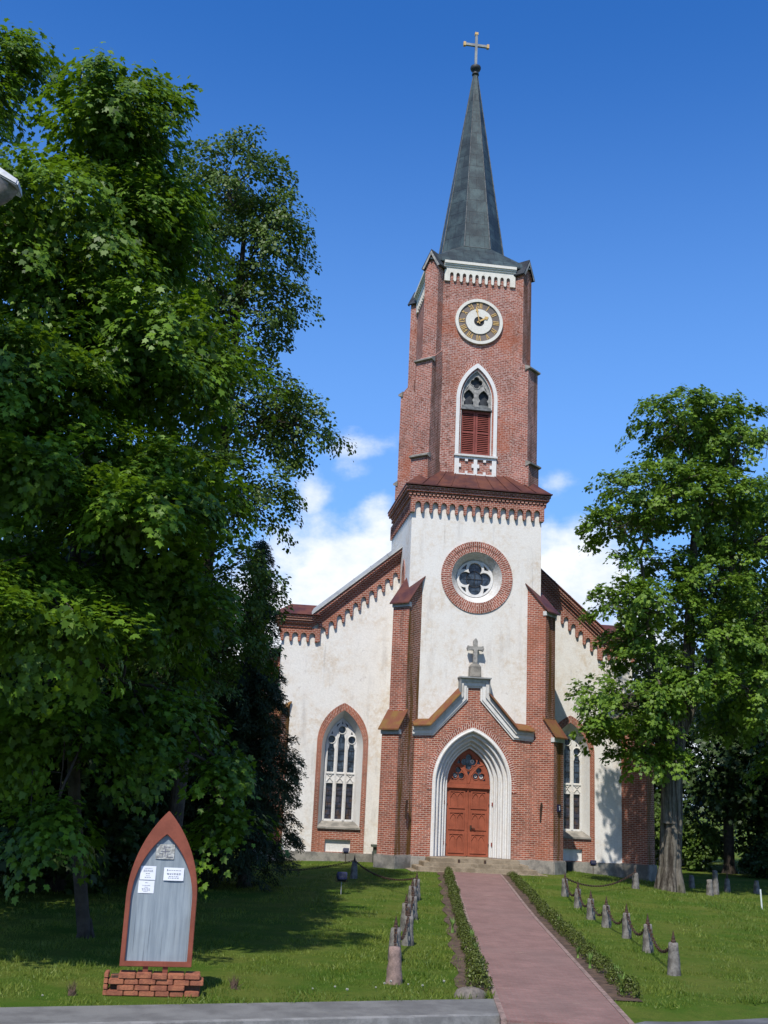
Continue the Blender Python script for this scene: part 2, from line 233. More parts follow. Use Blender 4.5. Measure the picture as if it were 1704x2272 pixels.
# ------------------------------------------------------------------ mesh helpers
class MB:
    """collects faces; build() links them as ONE mesh object with metre-scaled UVs"""
    def __init__(s, xf=None): s.v = []; s.f = []; s.uv = []; s.mi = []; s.xf = xf; s.m = 0
    def face(s, pts, uv=None):
        pts = [Vector(p) for p in pts]
        if s.xf is not None: pts = [s.xf @ p for p in pts]
        if uv is None:
            n = Vector((0, 0, 0))
            for i in range(len(pts)):
                a, b = pts[i], pts[(i+1) % len(pts)]; n += Vector(((a.y-b.y)*(a.z+b.z), (a.z-b.z)*(a.x+b.x), (a.x-b.x)*(a.y+b.y)))
            if n.length < 1e-12: return
            n.normalize()
            if abs(n.z) < 0.85:
                t = Vector((-n.y, n.x, 0)).normalized()
                if (abs(t.x) >= abs(t.y) and t.x < 0) or (abs(t.y) > abs(t.x) and t.y < 0): t = -t
                q = t.cross(n); q = q if q.z > 0 else -q
                uv = [(p.dot(t), p.dot(q)) for p in pts]
            else: uv = [(p.x, p.y) for p in pts]
        i = len(s.v); s.v += pts; s.f.append(tuple(range(i, i+len(pts)))); s.uv += uv; s.mi.append(s.m)
    def hexa(s, p):   # 8 points: bottom 4 ccw, top 4 ccw
        for q in ((3, 2, 1, 0), (4, 5, 6, 7), (0, 1, 5, 4), (1, 2, 6, 5), (2, 3, 7, 6), (3, 0, 4, 7)): s.face([p[i] for i in q])
    def box(s, x0, x1, y0, y1, z0, z1):
        s.hexa([(x0, y0, z0), (x1, y0, z0), (x1, y1, z0), (x0, y1, z0), (x0, y0, z1), (x1, y0, z1), (x1, y1, z1), (x0, y1, z1)])
    def frustum(s, a, za, b, zb):   # rectangles (x0,x1,y0,y1)
        s.hexa([(a[0], a[2], za), (a[1], a[2], za), (a[1], a[3], za), (a[0], a[3], za), (b[0], b[2], zb), (b[1], b[2], zb), (b[1], b[3], zb), (b[0], b[3], zb)])
    def plate(s, outer, holes, y0, y1, back=True):   # polygon in (x,z), front at y0
        loops = [outer]+list(holes); flat = [p for l in loops for p in l]
        tris = tessellate_polygon([[Vector((p[0], p[1], 0)) for p in l] for l in loops])
        for t in tris:
            a, b, c = (flat[i] for i in t)
            if (b[0]-a[0])*(c[1]-a[1])-(b[1]-a[1])*(c[0]-a[0]) < 0: b, c = c, b
            s.face([(a[0], y0, a[1]), (b[0], y0, b[1]), (c[0], y0, c[1])])
            if back: s.face([(c[0], y1, c[1]), (b[0], y1, b[1]), (a[0], y1, a[1])])
        for l in loops:
            for i in range(len(l)):
                a, b = l[i], l[(i+1) % len(l)]; s.face([(a[0], y1, a[1]), (b[0], y1, b[1]), (b[0], y0, b[1]), (a[0], y0, a[1])])
    def ring(s, outer, inner, y0, y1, closed=False, uvr=True):   # strip between two matching paths, radial courses
        n = len(outer); L = 0.0
        for i in range(n if closed else n-1):
            j = (i+1) % n; o0, o1, i0, i1 = outer[i], outer[j], inner[i], inner[j]
            m0 = ((o0[0]+i0[0])/2, (o0[1]+i0[1])/2); m1 = ((o1[0]+i1[0])/2, (o1[1]+i1[1])/2); d = math.dist(m0, m1); w = math.dist(o0, i0)
            uv = [(0, L), (w, L), (w, L+d), (0, L+d)]
            s.face([(o0[0], y0, o0[1]), (i0[0], y0, i0[1]), (i1[0], y0, i1[1]), (o1[0], y0, o1[1])], uv if uvr else None)
            s.face([(o0[0], y0, o0[1]), (o1[0], y0, o1[1]), (o1[0], y1, o1[1]), (o0[0], y1, o0[1])], uv if uvr else None)
            s.face([(i0[0], y0, i0[1]), (i1[0], y0, i1[1]), (i1[0], y1, i1[1]), (i0[0], y1, i0[1])], uv if uvr else None)
            L += d
        if not closed:
            for k in (0, n-1): o, i = outer[k], inner[k]; s.face([(o[0], y0, o[1]), (i[0], y0, i[1]), (i[0], y1, i[1]), (o[0], y1, o[1])])
    def loft(s, a, ya, b, yb, closed=False):
        n = len(a)
        for i in range(n if closed else n-1):
            j = (i+1) % n; s.face([(a[i][0], ya, a[i][1]), (a[j][0], ya, a[j][1]), (b[j][0], yb, b[j][1]), (b[i][0], yb, b[i][1])])
    def tube(s, pts, rad, n=8, cap=True):
        pts = [Vector(p) for p in pts]; rad = rad if hasattr(rad, '__len__') else [rad]*len(pts); rings = []
        for i, p in enumerate(pts):
            d = (pts[min(i+1, len(pts)-1)]-pts[max(i-1, 0)]).normalized()
            a = d.orthogonal().normalized() if i == 0 else (pa-d*pa.dot(d)).normalized()
            pa = a; b = d.cross(a); rings.append([p+(a*math.cos(2*PI*k/n)+b*math.sin(2*PI*k/n))*rad[i] for k in range(n)])
        L = 0
        for i in range(len(pts)-1):
            d = (pts[i+1]-pts[i]).length
            for k in range(n):
                k2 = (k+1) % n; c = 2*PI*rad[i]/n
                s.face([rings[i][k], rings[i][k2], rings[i+1][k2], rings[i+1][k]], [(k*c, L), (k*c+c, L), (k*c+c, L+d), (k*c, L+d)])
            L += d
        if cap: s.face(rings[0][::-1]); s.face(rings[-1])
    def lathe(s, prof, cx=0, cy=0, n=16):   # prof: (r,z)
        for i in range(len(prof)-1):
            (r0, z0), (r1, z1) = prof[i], prof[i+1]
            for k in range(n):
                a, b = 2*PI*k/n, 2*PI*(k+1)/n
                q = [(cx+r0*math.cos(a), cy+r0*math.sin(a), z0), (cx+r0*math.cos(b), cy+r0*math.sin(b), z0), (cx+r1*math.cos(b), cy+r1*math.sin(b), z1), (cx+r1*math.cos(a), cy+r1*math.sin(a), z1)]
                if r0 < 1e-5: q = [q[0], q[2], q[3]]
                elif r1 < 1e-5: q = q[:3]
                s.face(q)
    def build(s, name, mats, parent=None, smooth=False, bevel=0.0, loc=None):
        me = bpy.data.meshes.new(name); me.from_pydata([tuple(v) for v in s.v], [], s.f)
        l = me.uv_layers.new(name='UVMap'); l.data.foreach_set('uv', [c for p in s.uv for c in p])
        for m in ([mats] if isinstance(mats, str) else mats): me.materials.append(MATS[m])
        me.polygons.foreach_set('material_index', s.mi)
        if smooth or bevel:
            import bmesh
            bm = bmesh.new(); bm.from_mesh(me); bmesh.ops.remove_doubles(bm, verts=bm.verts, dist=0.0004); bmesh.ops.recalc_face_normals(bm, faces=bm.faces)
            if bevel: bmesh.ops.bevel(bm, geom=[e for e in bm.edges if e.is_manifold and e.calc_face_angle(0) > 0.5], offset=bevel, segments=2, affect='EDGES', clamp_overlap=True)
            bm.to_mesh(me); bm.free()
            if smooth: me.polygons.foreach_set('use_smooth', [True]*len(me.polygons))
        o = bpy.data.objects.new(name, me); COL.objects.link(o)
        if loc: o.location = loc
        if parent is not None: o.parent = parent
        return o
def tag(o, label, cat, group=None):
    o['label'] = label; o['category'] = cat
    if group: o['group'] = group
    return o
def empty(name, loc=(0, 0, 0), rz=0.0):
    o = bpy.data.objects.new(name, None); COL.objects.link(o); o.location = loc; o.rotation_euler = (0, 0, rz); o.empty_display_size = 0.2; return o
def copy_tree(o, parent=None):
    c = o.copy(); COL.objects.link(c)
    if parent is not None: c.parent = parent
    for ch in list(o.children): copy_tree(ch, c)
    return c
def structure(o): o['kind'] = 'structure'; return o

def circle(cx, cz, r, n=32, a0=0.0): return [(cx+r*math.cos(a0+2*PI*i/n), cz+r*math.sin(a0+2*PI*i/n)) for i in range(n)]
def foil(cx, cz, n, off, rc, rot=0.0, steps=56):
    out = []
    for i in range(steps):
        th = 2*PI*i/steps; best = 0.02
        for k in range(n):
            a = rot+2*PI*k/n; sn = off*math.sin(th-a)
            if abs(sn) < rc:
                v = off*math.cos(th-a)+math.sqrt(rc*rc-sn*sn)
                if v > best: best = v
        out.append((cx+best*math.cos(th), cz+best*math.sin(th)))
    return out
def parch(w, z0, zs, za, n=12, cx=0.0):
    """pointed arch path: bottom left, up, over the apex, down to bottom right"""
    h = za-zs; r = (w*w+h*h)/(2*w); pts = [(cx-w, z0)]
    if zs > z0+0.01:
        for k in range(1, 7): pts.append((cx-w, z0+(zs-z0)*k/6))
    a1 = math.atan2(h, r-w)     # left arc centre at (cx-w+r, zs)
    for i in range(1, n+1):
        a = a1*i/n; pts.append((cx-w+r-r*math.cos(a), zs+r*math.sin(a)))
    left = pts[:]; return left+[(2*cx-p[0], p[1]) for p in left[-2::-1]]

# ------------------------------------------------------------------ ground
def sst(a, b, x):
    t = min(1.0, max(0.0, (x-a)/(b-a))); return t*t*(3-2*t)
def gz(x, y):
    s_ = sst(-14, -2, y); return 0.15*s_-0.30*sst(3, 8, x)*s_-0.10*sst(-3.5, -8, x)*s_ if abs(x) < 200 else 0
RD = Vector((0.981, 0.196, 0)); RN = Vector((-0.196, 0.981, 0)); RO = Vector((-7.8, -23.42, 0))   # along the road, towards the church
def road_pt(s_, t, z): p = RO+RD*s_+RN*t; return (p.x, p.y, z)
def road_st(x, y): d = Vector((x, y, 0))-RO; return d.dot(RD), d.dot(RN)
# path centre line from the steps to the road
PA = Vector((-0.14, -1.75, 0)); PB = Vector((-4.02, -23.35, 0)); PD = (PB-PA).normalized(); PN = Vector((-PD.y, PD.x, 0))   # PN points to +x side
PHW = 0.72
def path_uv(x, y): d = Vector((x, y, 0))-PA; return d.dot(PD), d.dot(PN)

xs = np.unique(np.concatenate([[-600, -300, -150, -80, -50, -35], np.linspace(-26, 26, 53), [35, 50, 80, 150, 300, 600]]))
ys = np.unique(np.concatenate([[-600, -300, -120, -60, -45], np.linspace(-36, 30, 67), [40, 60, 100, 200, 400, 800]]))
mb = MB(); zz = {}
def lawn_edge(x): return -0.05 if x < -4.2 else -0.86+0.158*(min(x, 3.0)+3.15)
def lawn_z(x, y):
    s_, t = road_st(x, y); z = gz(x, y)
    edge = lawn_edge(x)
    return z-0.12*(1-sst(edge-0.9, edge-0.1, t)) - (0.10 if t < -12 else 0)
gv = [(x, y, lawn_z(x, y)) for y in ys for x in xs]; nx = len(xs)
gf = [(j*nx+i, j*nx+i+1, (j+1)*nx+i+1, (j+1)*nx+i) for j in range(len(ys)-1) for i in range(nx-1)]
me = bpy.data.meshes.new('lawn'); me.from_pydata(gv, [], gf); me.materials.append(MATS['lawn']); me.polygons.foreach_set('use_smooth', [True]*len(gf))
o = bpy.data.objects.new('lawn', me); COL.objects.link(o); structure(o)
# pavement, kerb, road
mb = MB(); mb.hexa([road_pt(-60, -0.92, -0.3), road_pt(3.5, -0.92, -0.3), road_pt(3.5, 0.0, -0.3), road_pt(-60, 0.0, -0.3), road_pt(-60, -0.92, 0.024), road_pt(3.5, -0.92, 0.024), road_pt(3.5, 0.0, 0.024), road_pt(-60, 0.0, 0.024)])
structure(mb.build('pavement', 'pavement'))
mb = MB(); p = [road_pt(-60, -1.05, -0.3), road_pt(3.5, -1.05, -0.3), road_pt(3.5, -0.921, -0.3), road_pt(-60, -0.921, -0.3), road_pt(-60, -1.05, 0.027), road_pt(3.5, -1.05, 0.027), road_pt(3.5, -0.921, 0.027), road_pt(-60, -0.921, 0.027)]; mb.hexa(p)
structure(mb.build('kerb', 'concrete_kerb'))
mb = MB(); mb.face([road_pt(-80, -9.5, -0.06), road_pt(80, -9.5, -0.06), road_pt(80, 0.25, -0.06), road_pt(3.52, 0.25, -0.06), road_pt(3.52, -0.93, -0.06), road_pt(-80, -0.93, -0.06)])
structure(mb.build('road', 'asphalt'))
# path
mb = MB(); N = 40; Lp = (PB-PA).length+1.0
for i in range(N):
    q = []
    for t, n_ in ((i, -PHW), (i, PHW), (i+1, PHW), (i+1, -PHW)):
        p = PA+PD*(t/N*Lp)+PN*n_; wid = 1.0
        q.append((p.x, p.y, gz(p.x, p.y)+0.03))
    mb.face(q, [(-PHW, i/N*Lp), (PHW, i/N*Lp), (PHW, (i+1)/N*Lp), (-PHW, (i+1)/N*Lp)])
e0, e1 = PA+PD*Lp-PN*PHW, PA+PD*Lp+PN*PHW; mb.face([(e0.x, e0.y, -0.3), (e1.x, e1.y, -0.3), (e1.x, e1.y, 0.03), (e0.x, e0.y, 0.03)])
structure(mb.build('path', 'pavers'))
for sd in (-1, 1):
    mb = MB()
    for i in range(N):
        a = PA+PD*(i/N*Lp); b = PA+PD*((i+1)/N*Lp-0.012); n0, n1 = sd*(PHW+0.002), sd*(PHW+0.07)
        q = [a+PN*n0, a+PN*n1, b+PN*n1, b+PN*n0]
        drop = 0.0
        mb.hexa([(p.x, p.y, gz(p.x, p.y)-0.1) for p in q]+[(p.x, p.y, gz(p.x, p.y)+0.036+drop) for p in q])
    structure(mb.build('path_edging', 'granite_pink'))
for sd in (-1, 1):
    mb = MB()
    for i in range(N):
        l0, l1 = i/N*(Lp-1.85), (i+1)/N*(Lp-1.85); wv = 0.5+0.06*math.sin(i*1.7+sd); wv2 = 0.5+0.06*math.sin((i+1)*1.7+sd)
        q = [PA+PD*l0+PN*sd*(PHW+0.07), PA+PD*l0+PN*sd*(PHW+wv), PA+PD*l1+PN*sd*(PHW+wv2), PA+PD*l1+PN*sd*(PHW+0.07)]
        mb.face([(p.x, p.y, gz(p.x, p.y)+0.014) for p in q])
    structure(mb.build('soil_bed', 'soil'))

# ------------------------------------------------------------------ CHURCH
church = tag(empty('church', (0, 0, 0)), 'tall white plastered church with brick buttresses, brick clock tower and dark pointed spire', 'church')
YC = 2.42; W = 2.39
def part(mb, name, mats, parent=None, **k): return mb.build(name, mats, parent or church, **k)
def diag(cx, cy, sx, sy):
    u = Vector((sx, sy, 0)).normalized(); v = Vector((-u.y, u.x, 0)); m = Matrix((u, v, Vector((0, 0, 1)))).transposed().to_4x4(); m.translation = Vector((cx, cy, 0)); return m

# lower tower, plastered
DOORHOLE = parch(1.37, 0.4, 2.95, 4.82)
mb = MB(); mb.plate([(-W, 0.1), (W, 0.1), (W, 13.0), (-W, 13.0)], [circle(0.04, 10.1, 0.92, 48), DOORHOLE], 0.0, 0.62)
mb.box(-W, -1.9, 0.62, 4.84, 0.1, 13.0); mb.box(1.9, W, 0.62, 4.84, 0.1, 13.0); mb.box(-1.9, 1.9, 4.3, 4.84, 0.1, 13.0)
part(mb, 'tower_wall', 'plaster')
mb = MB()    # lancet on the flank of the tower
P_ = [(p[0], p[1]) for p in parch(0.34, 9.3, 10.2, 10.85, 8)]; Q_ = parch(0.22, 9.3, 10.15, 10.6, 8)
mb.xf = Matrix(((0, 1, 0, -W), (-1, 0, 0, 1.35), (0, 0, 1, 0), (0, 0, 0, 1))); mb.ring(P_, Q_, -0.03, 0.0); part(mb, 'lancet_surround', 'brick_arch')
mb = MB(mb.xf); mb.plate(Q_, [], -0.012, -0.004, back=False); part(mb, 'lancet_panel', 'brick')

# rose window
rose = empty('rose_window', (0, 0, 0)); rose.parent = church
mb = MB(); mb.ring(circle(0.04, 10.1, 1.30, 72), circle(0.04, 10.1, 1.12, 72), -0.035, 0.0, True); mb.ring(circle(0.04, 10.1, 1.12, 72), circle(0.04, 10.1, 0.92, 72), -0.022, 0.3, True); mb.build('surround', 'brick_arch', rose)
mb = MB(); mb.loft(circle(0.04, 10.1, 0.918, 48), -0.01, circle(0.04, 10.1, 0.66, 48), 0.36, True); mb.build('reveal', 'old_white', rose)
hol = [foil(0.04, 10.1, 4, 0.34, 0.245)]
for k in range(4):
    a = PI/4+k*PI/2; ca, sa = math.cos(a), math.sin(a); pt = lambda u, v: (0.04+ca*u-sa*v, 10.1+sa*u+ca*v); hol.append([pt(0.47, 0), pt(0.585, 0.15), pt(0.60, 0), pt(0.585, -0.15)])
mb = MB(); mb.plate(circle(0.04, 10.1, 0.67, 48), hol, 0.30, 0.40); mb.build('frame', 'white_paint', rose)
mb = MB(); mb.plate(circle(0.04, 10.1, 0.67, 32), [], 0.41, 0.43); mb.build('pane', 'glass', rose)
mb = MB(); mb.ring(circle(0.04, 10.1, 0.305, 32), circle(0.04, 10.1, 0.275, 32), 0.385, 0.405, True, False); mb.tube([(0.04, 0.39, 9.8), (0.04, 0.39, 10.4)], 0.01); mb.tube([(-0.26, 0.39, 10.1), (0.34, 0.39, 10.1)], 0.01); mb.build('glazing_bar', 'lead', rose)

# arcaded brick friezes
def comb(x0, x1, n, ztop, zapex, zspring, zbot, endw=0.16, pw=0.095, zfun=None):
    """closed outline of a corbel table between x0 and x1; zfun(x) gives a vertical offset"""
    zf = zfun or (lambda x: 0.0); pts = [(x0, ztop+zf(x0)), (x0, zbot+zf(x0)), (x0+endw, zbot+zf(x0))]
    pit = (x1-x0-2*endw+pw)/n
    for i in range(n):
        a = x0+endw+i*pit; b = a+pit-pw; m = (a+b)/2
        for t, zz_ in ((0, zspring), (0.06, zspring+(zapex-zspring)*0.42), (0.22, zspring+(zapex-zspring)*0.78), (0.5, zapex), (0.78, zspring+(zapex-zspring)*0.78), (0.94, zspring+(zapex-zspring)*0.42), (1, zspring)):
            x = a+(b-a)*t; pts.append((x, zz_+zf(m)))
        if i < n-1: c = b+pw/2; pts += [(b, zbot+0.05+zf(c)), (b+pw*0.25, zbot+zf(c)), (b+pw*0.75, zbot+zf(c)), (b+pw, zbot+0.05+zf(c))]
    pts += [(x1-endw, zbot+zf(x1)), (x1, zbot+zf(x1)), (x1, ztop+zf(x1))]
    return pts
mb = MB(); mb.plate(comb(-2.46, 2.46, 15, 12.84, 12.71, 12.58, 12.31), [], -0.13, 0.0)
for sd in (-1, 1):
    m2 = MB(Matrix(((0, sd, 0, sd*W), (1, 0, 0, YC), (0, 0, 1, 0), (0, 0, 0, 1)))); m2.plate(comb(-2.42, 2.42, 15, 12.84, 12.71, 12.58, 12.31), [], 0.07, 0.0); part(m2, 'arcade_frieze', 'brick_moulded')
part(mb, 'arcade_frieze', 'brick_moulded')
mb = MB()
def sq(h, z0, z1): mb.box(-h, h, YC-h, YC+h-0.8, z0, z1)
sq(2.535, 12.842, 12.93); sq(2.545, 13.0, 13.06); sq(2.63, 13.06, 13.16); sq(2.67, 13.16, 13.24); sq(2.62, 13.24, 13.30)
n = 36
for i in range(n):
    x = -2.56+5.12*(i+0.5)/n
    mb.box(x-0.045, x+0.045, YC-2.58, YC-2.5, 12.93, 13.0); mb.box(-2.58, -2.5, YC+x-0.045, YC+x+0.045, 12.93, 13.0) if x < 1.6 else None
part(mb, 'tower_cornice', 'brick_moulded')
mb = MB(); mb.frustum((-2.67, 2.70, YC-2.74, YC+1.87), 13.30, (-1.82, 1.82, YC-1.82, YC+1.82), 14.12); mb.box(-2.685, 2.715, YC-2.76, YC+1.89, 13.27, 13.31)
for i in range(9):
    x = -2.1+i*0.525; xt = x*0.68; mb.tube([(x, YC-2.745, 13.32), (xt, YC-1.84, 14.115)], 0.016, 4)
part(mb, 'skirt_roof', 'roof_red')

# diagonal buttresses of the lower tower and the gable corners
def buttress(cx, cy, sx, sy, stages, plinth, parent=church):
    t = empty('buttress', (0, 0, 0)); t.parent = parent; xf = diag(cx, cy, sx, sy)
    # the face that looks away from the sun carries the moss
    mb = MB(xf)
    for (e, b, z0, z1, cap) in stages:
        h = b/2; p = [(-0.9, -h, z0), (e, -h, z0), (e, h, z0), (-0.9, h, z0), (-0.9, -h, z1), (e, -h, z1), (e, h, z1), (-0.9, h, z1)]
        ui, zi = cap[1], cap[2]   # sloped brick cheeks under the cap
        for q in ((4, 5, 6, 7), (0, 1, 5, 4), (1, 2, 6, 5), (2, 3, 7, 6)):
            mb.face([p[i] for i in q])
        ue, ze = cap[0], cap[3]
        mb.hexa([(ui, -h, z1), (e, -h, z1), (e, h, z1), (ui, h, z1), (ui, -h, zi), (e, -h, ze), (e, h, ze), (ui, h, zi)])
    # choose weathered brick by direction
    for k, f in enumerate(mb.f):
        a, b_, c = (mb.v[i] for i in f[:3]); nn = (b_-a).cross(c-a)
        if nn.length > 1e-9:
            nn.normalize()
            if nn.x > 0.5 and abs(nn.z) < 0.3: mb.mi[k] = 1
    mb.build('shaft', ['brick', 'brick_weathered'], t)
    for i, (e, b, z0, z1, cap) in enumerate(stages):
        ue, ui, zi, ze, m = cap[0], cap[1], cap[2], cap[3], cap[4]; h = b/2
        mb = MB(xf); mb.box(e-0.1, e+0.035, -h-0.03, h+0.03, z1-0.17, z1-0.02); mb.build('band', 'old_white', t)
        mb = MB(xf); hh = h+0.075; sl_ = (zi-ze)/(ui-e); zo = ze+(ue-e)*sl_; th = 0.05
        mb.hexa([(ui, -hh, zi+0.004), (ue, -hh, zo+0.004), (ue, hh, zo+0.004), (ui, hh, zi+0.004), (ui, -hh, zi+th), (ue, -hh, zo+th), (ue, hh, zo+th), (ui, hh, zi+th)]); mb.build('cap', m, t)
    e, b, z1 = plinth; h = b/2
    mb = MB(xf); mb.box(-0.9, e, -h, h, -0.6, z1); mb.build('plinth', 'stone', t, bevel=0.03)
    return t
for sd in (-1, 1):
    buttress(sd*W, 0.0, sd, -1, [(0.75, 0.70, 0.55, 4.62, (0.88, 0.36, 5.25, 4.74, 'roof_mossy')), (0.41, 0.68, 4.6, 8.98, (0.55, -0.40, 9.97, 9.06, 'roof_red'))], (0.84, 0.86, 0.57))
    buttress(sd*6.61, 2.26, sd, -1, [(0.67, 0.64, 0.42, 4.55, (0.80, -0.30, 5.5, 4.66, 'roof_mossy'))], (0.74, 0.78, 0.44))

# portal
YP = -0.16
mb = MB()
out = [(-2.02, 0.5), (2.02, 0.5), (2.02, 4.6), (1.5, 4.64), (0.4, 5.82), (0.4, 6.4), (-0.4, 6.4), (-0.4, 5.82), (-1.5, 4.64), (-2.02, 4.6)]
mb.plate(out, [parch(1.37, 0.505, 2.95, 4.82)], YP, -0.003); part(mb, 'portal', 'brick')
mb = MB(); mb.ring(parch(1.55, 2.7, 2.95, 5.03, 16), parch(1.37, 2.7, 2.95, 4.82, 16), YP-0.02, YP+0.1); part(mb, 'portal_arch', 'brick_arch')
def gpath(o):   # portal gable line, o metres inside the outer edge
    return [(-2.12, 4.76-o), (-1.53-0.0*o+0.42*o, 4.80-o*1.0), (-0.50+0.9*o, 5.93-o*0.6), (-0.50+0.9*o, 6.48-o), (0.50-0.9*o, 6.48-o), (0.50-0.9*o, 5.93-o*0.6), (1.53-0.42*o, 4.80-o), (2.12, 4.76-o)]
for i, (a, b, y) in enumerate(((0.0, 0.12, -0.30), (0.12, 0.25, -0.25), (0.25, 0.31, -0.21))):
    mb = MB(); mb.plate(gpath(a)+gpath(b)[::-1], [], y, YP+0.002); part(mb, 'portal_moulding', 'white_paint' if i else 'old_white')
gp = gpath(0.0)
for rng_ in ((0, 1), (5, 6)):
  mb = MB()
  for i in rng_:
    (xa, za), (xb, zb) = gp[i], gp[i+1]
    mb.hexa([(xa, -0.43, za+0.002), (xb, -0.43, zb+0.002), (xb, -0.002, zb+0.20), (xa, -0.002, za+0.20), (xa, -0.43, za+0.04), (xb, -0.43, zb+0.04), (xb, -0.002, zb+0.26), (xa, -0.002, za+0.26)])
  part(mb, 'portal_roof', 'roof_mossy')
mb = MB(); mb.box(-0.56, 0.56, -0.42, -0.002, 6.482, 6.53)
part(mb, 'portal_flashing', 'zinc')
for sd in (-1, 1): mb = MB(); mb.box(sd*0.515-0.012, sd*0.515+0.012, -0.38, -0.002, 5.95, 6.48); part(mb, 'portal_flashing', 'zinc')
pc = empty('portal_cross'); pc.parent = church
mb = MB(); mb.frustum((-0.2, 0.2, -0.38, -0.03), 6.53, (-0.19, 0.19, -0.37, -0.04), 6.9); mb.frustum((-0.19, 0.19, -0.37, -0.04), 6.9, (-0.12, 0.12, -0.31, -0.09), 7.0); mb.build('base', 'stone', pc, bevel=0.02)
mb = MB(); o_ = [(-0.075, 6.99), (0.075, 6.99), (0.07, 7.47), (0.23, 7.46), (0.27, 7.43), (0.31, 7.53), (0.27, 7.64), (0.23, 7.61), (0.07, 7.60), (0.08, 7.80), (0.0, 7.9), (-0.08, 7.80), (-0.07, 7.60), (-0.23, 7.61), (-0.27, 7.64), (-0.31, 7.53), (-0.27, 7.43), (-0.23, 7.46), (-0.07, 7.47)]
mb.plate(o_, [], -0.27, -0.14); mb.build('cross', 'cross_stone', pc, bevel=0.012)
# stepped white jambs
orders = [(1.37, 1.25, 4.82, 4.68, -0.20), (1.25, 1.12, 4.68, 4.54, -0.07), (1.12, 0.98, 4.54, 4.39, 0.08), (0.98, 0.86, 4.39, 4.255, 0.22), (0.86, 0.76, 4.255, 4.14, 0.33)]
mb = MB()
for (wo_, wi, zo, zi, y) in orders:
    mb.ring(parch(wo_, 0.56, 2.95, zo, 16), parch(wi, 0.56, 2.95, zi, 16), y, 0.5, uvr=False)
    mb.tube([(p[0], y+0.01, p[1]) for p in parch(wi+0.035, 0.56, 2.95, zi+0.04, 16)], 0.042, 8)
part(mb, 'door_jamb', 'white_paint')
for sd in (-1, 1): mb = MB(); mb.box(min(sd*1.39, sd*0.74), max(sd*1.39, sd*0.74), -0.26, 0.46, 0.44, 0.558); part(mb, 'jamb_base', 'clock_dark')
# door
door = empty('door'); door.parent = church
for sd in (-1, 1):
    x0, x1 = (0.012, 0.75) if sd > 0 else (-0.75, -0.012)
    mb = MB(); mb.box(x0, x1, 0.42, 0.48, 0.56, 2.80)
    for (za, zb) in ((0.66, 1.32), (1.42, 2.02), (2.12, 2.72)):
        a, b = x0+0.09, x1-0.09; c = (a+b)/2
        for q in ((a, a+0.05, za, zb), (b-0.05, b, za, zb), (a+0.05, b-0.05, za, za+0.05), (a+0.05, b-0.05, zb-0.05, zb), (c-0.02, c+0.02, za+0.05, zb-0.19)): mb.box(q[0], q[1], 0.395, 0.419, q[2], q[3])
        for m_ in ((a+0.05+c)/2, (c+b-0.05)/2):
            hw = (c-a-0.05)/2; mb.tube([(m_-hw, 0.41, zb-0.24), (m_-hw*0.5, 0.41, zb-0.13), (m_, 0.41, zb-0.08), (m_+hw*0.5, 0.41, zb-0.13), (m_+hw, 0.41, zb-0.24)], 0.014, 6)
    lf = mb.build('door_leaf', 'door_paint', door)
    for z in (0.98, 2.3):
        mb = MB(); mb.tube([(sd*0.72, 0.385, z), (sd*0.83, 0.36, z)], 0.022, 8); mb.tube([(sd*0.83, 0.34, z-0.06), (sd*0.83, 0.34, z+0.06)], 0.045, 8); mb.build('hinge', 'shutter_paint', lf)
    if sd > 0: mb = MB(); mb.box(0.09, 0.15, 0.385, 0.418, 1.42, 1.58); mb.tube([(0.12, 0.36, 1.5), (0.26, 0.36, 1.48)], 0.015, 8); mb.build('handle', 'iron', lf)
mb = MB(); mb.tube([(0, 0.405, 0.58), (0, 0.405, 2.8)], 0.025, 8); mb.build('meeting_rail', 'door_paint', door)
mb = MB(); mb.box(-0.82, 0.82, 0.33, 0.49, 2.80, 2.87); mb.box(-0.79, 0.79, 0.36, 0.49, 2.87, 2.95); mb.build('lintel', 'door_paint', door)
ty = parch(0.745, 2.955, 2.96, 4.11, 14)
hol = [foil(-0.36, 3.27, 3, 0.125, 0.10, PI/2), foil(0.36, 3.27, 3, 0.125, 0.10, PI/2), foil(0, 3.68, 4, 0.15, 0.115, 0), [(-0.06, 3.36), (0.06, 3.36), (0.0, 3.2)], [(-0.42, 3.62), (-0.33, 3.80), (-0.28, 3.62)], [(0.42, 3.62), (0.33, 3.80), (0.28, 3.62)], [(-0.60, 3.06), (-0.56, 3.30), (-0.52, 3.06)], [(0.60, 3.06), (0.56, 3.30), (0.52, 3.06)]]
mb = MB(); mb.plate(ty, hol, 0.40, 0.46)
for cx, cz, n_, off, rc, rot in ((-0.36, 3.27, 3, 0.125, 0.115, PI/2), (0.36, 3.27, 3, 0.125, 0.115, PI/2), (0, 3.68, 4, 0.15, 0.13, 0)):
    pp = foil(cx, cz, n_, off, rc, rot, 48); mb.tube([(p[0], 0.395, p[1]) for p in pp+pp[:1]], 0.014, 5, False)
for sd in (-1, 1): mb.tube([(sd*0.02, 0.395, 2.96), (sd*0.10, 0.395, 3.25), (sd*0.35, 0.395, 3.55), (sd*0.52, 0.395, 3.6)], 0.02, 6)
mb.build('fanlight_frame', 'door_paint', door)
mb = MB(); mb.plate(ty, [], 0.47, 0.49); mb.build('pane', 'glass', door)
for cx, cz, r in ((0.13, 3.70, 0.07), (0.46, 3.2, 0.065), (-0.46, 3.21, 0.05), (0.26, 3.21, 0.05)): mb = MB(); mb.ring(circle(cx, cz, r, 16), circle(cx, cz, r*0.45, 16), 0.455, 0.47, True, False); mb.build('glass_roundel', 'old_white', door)
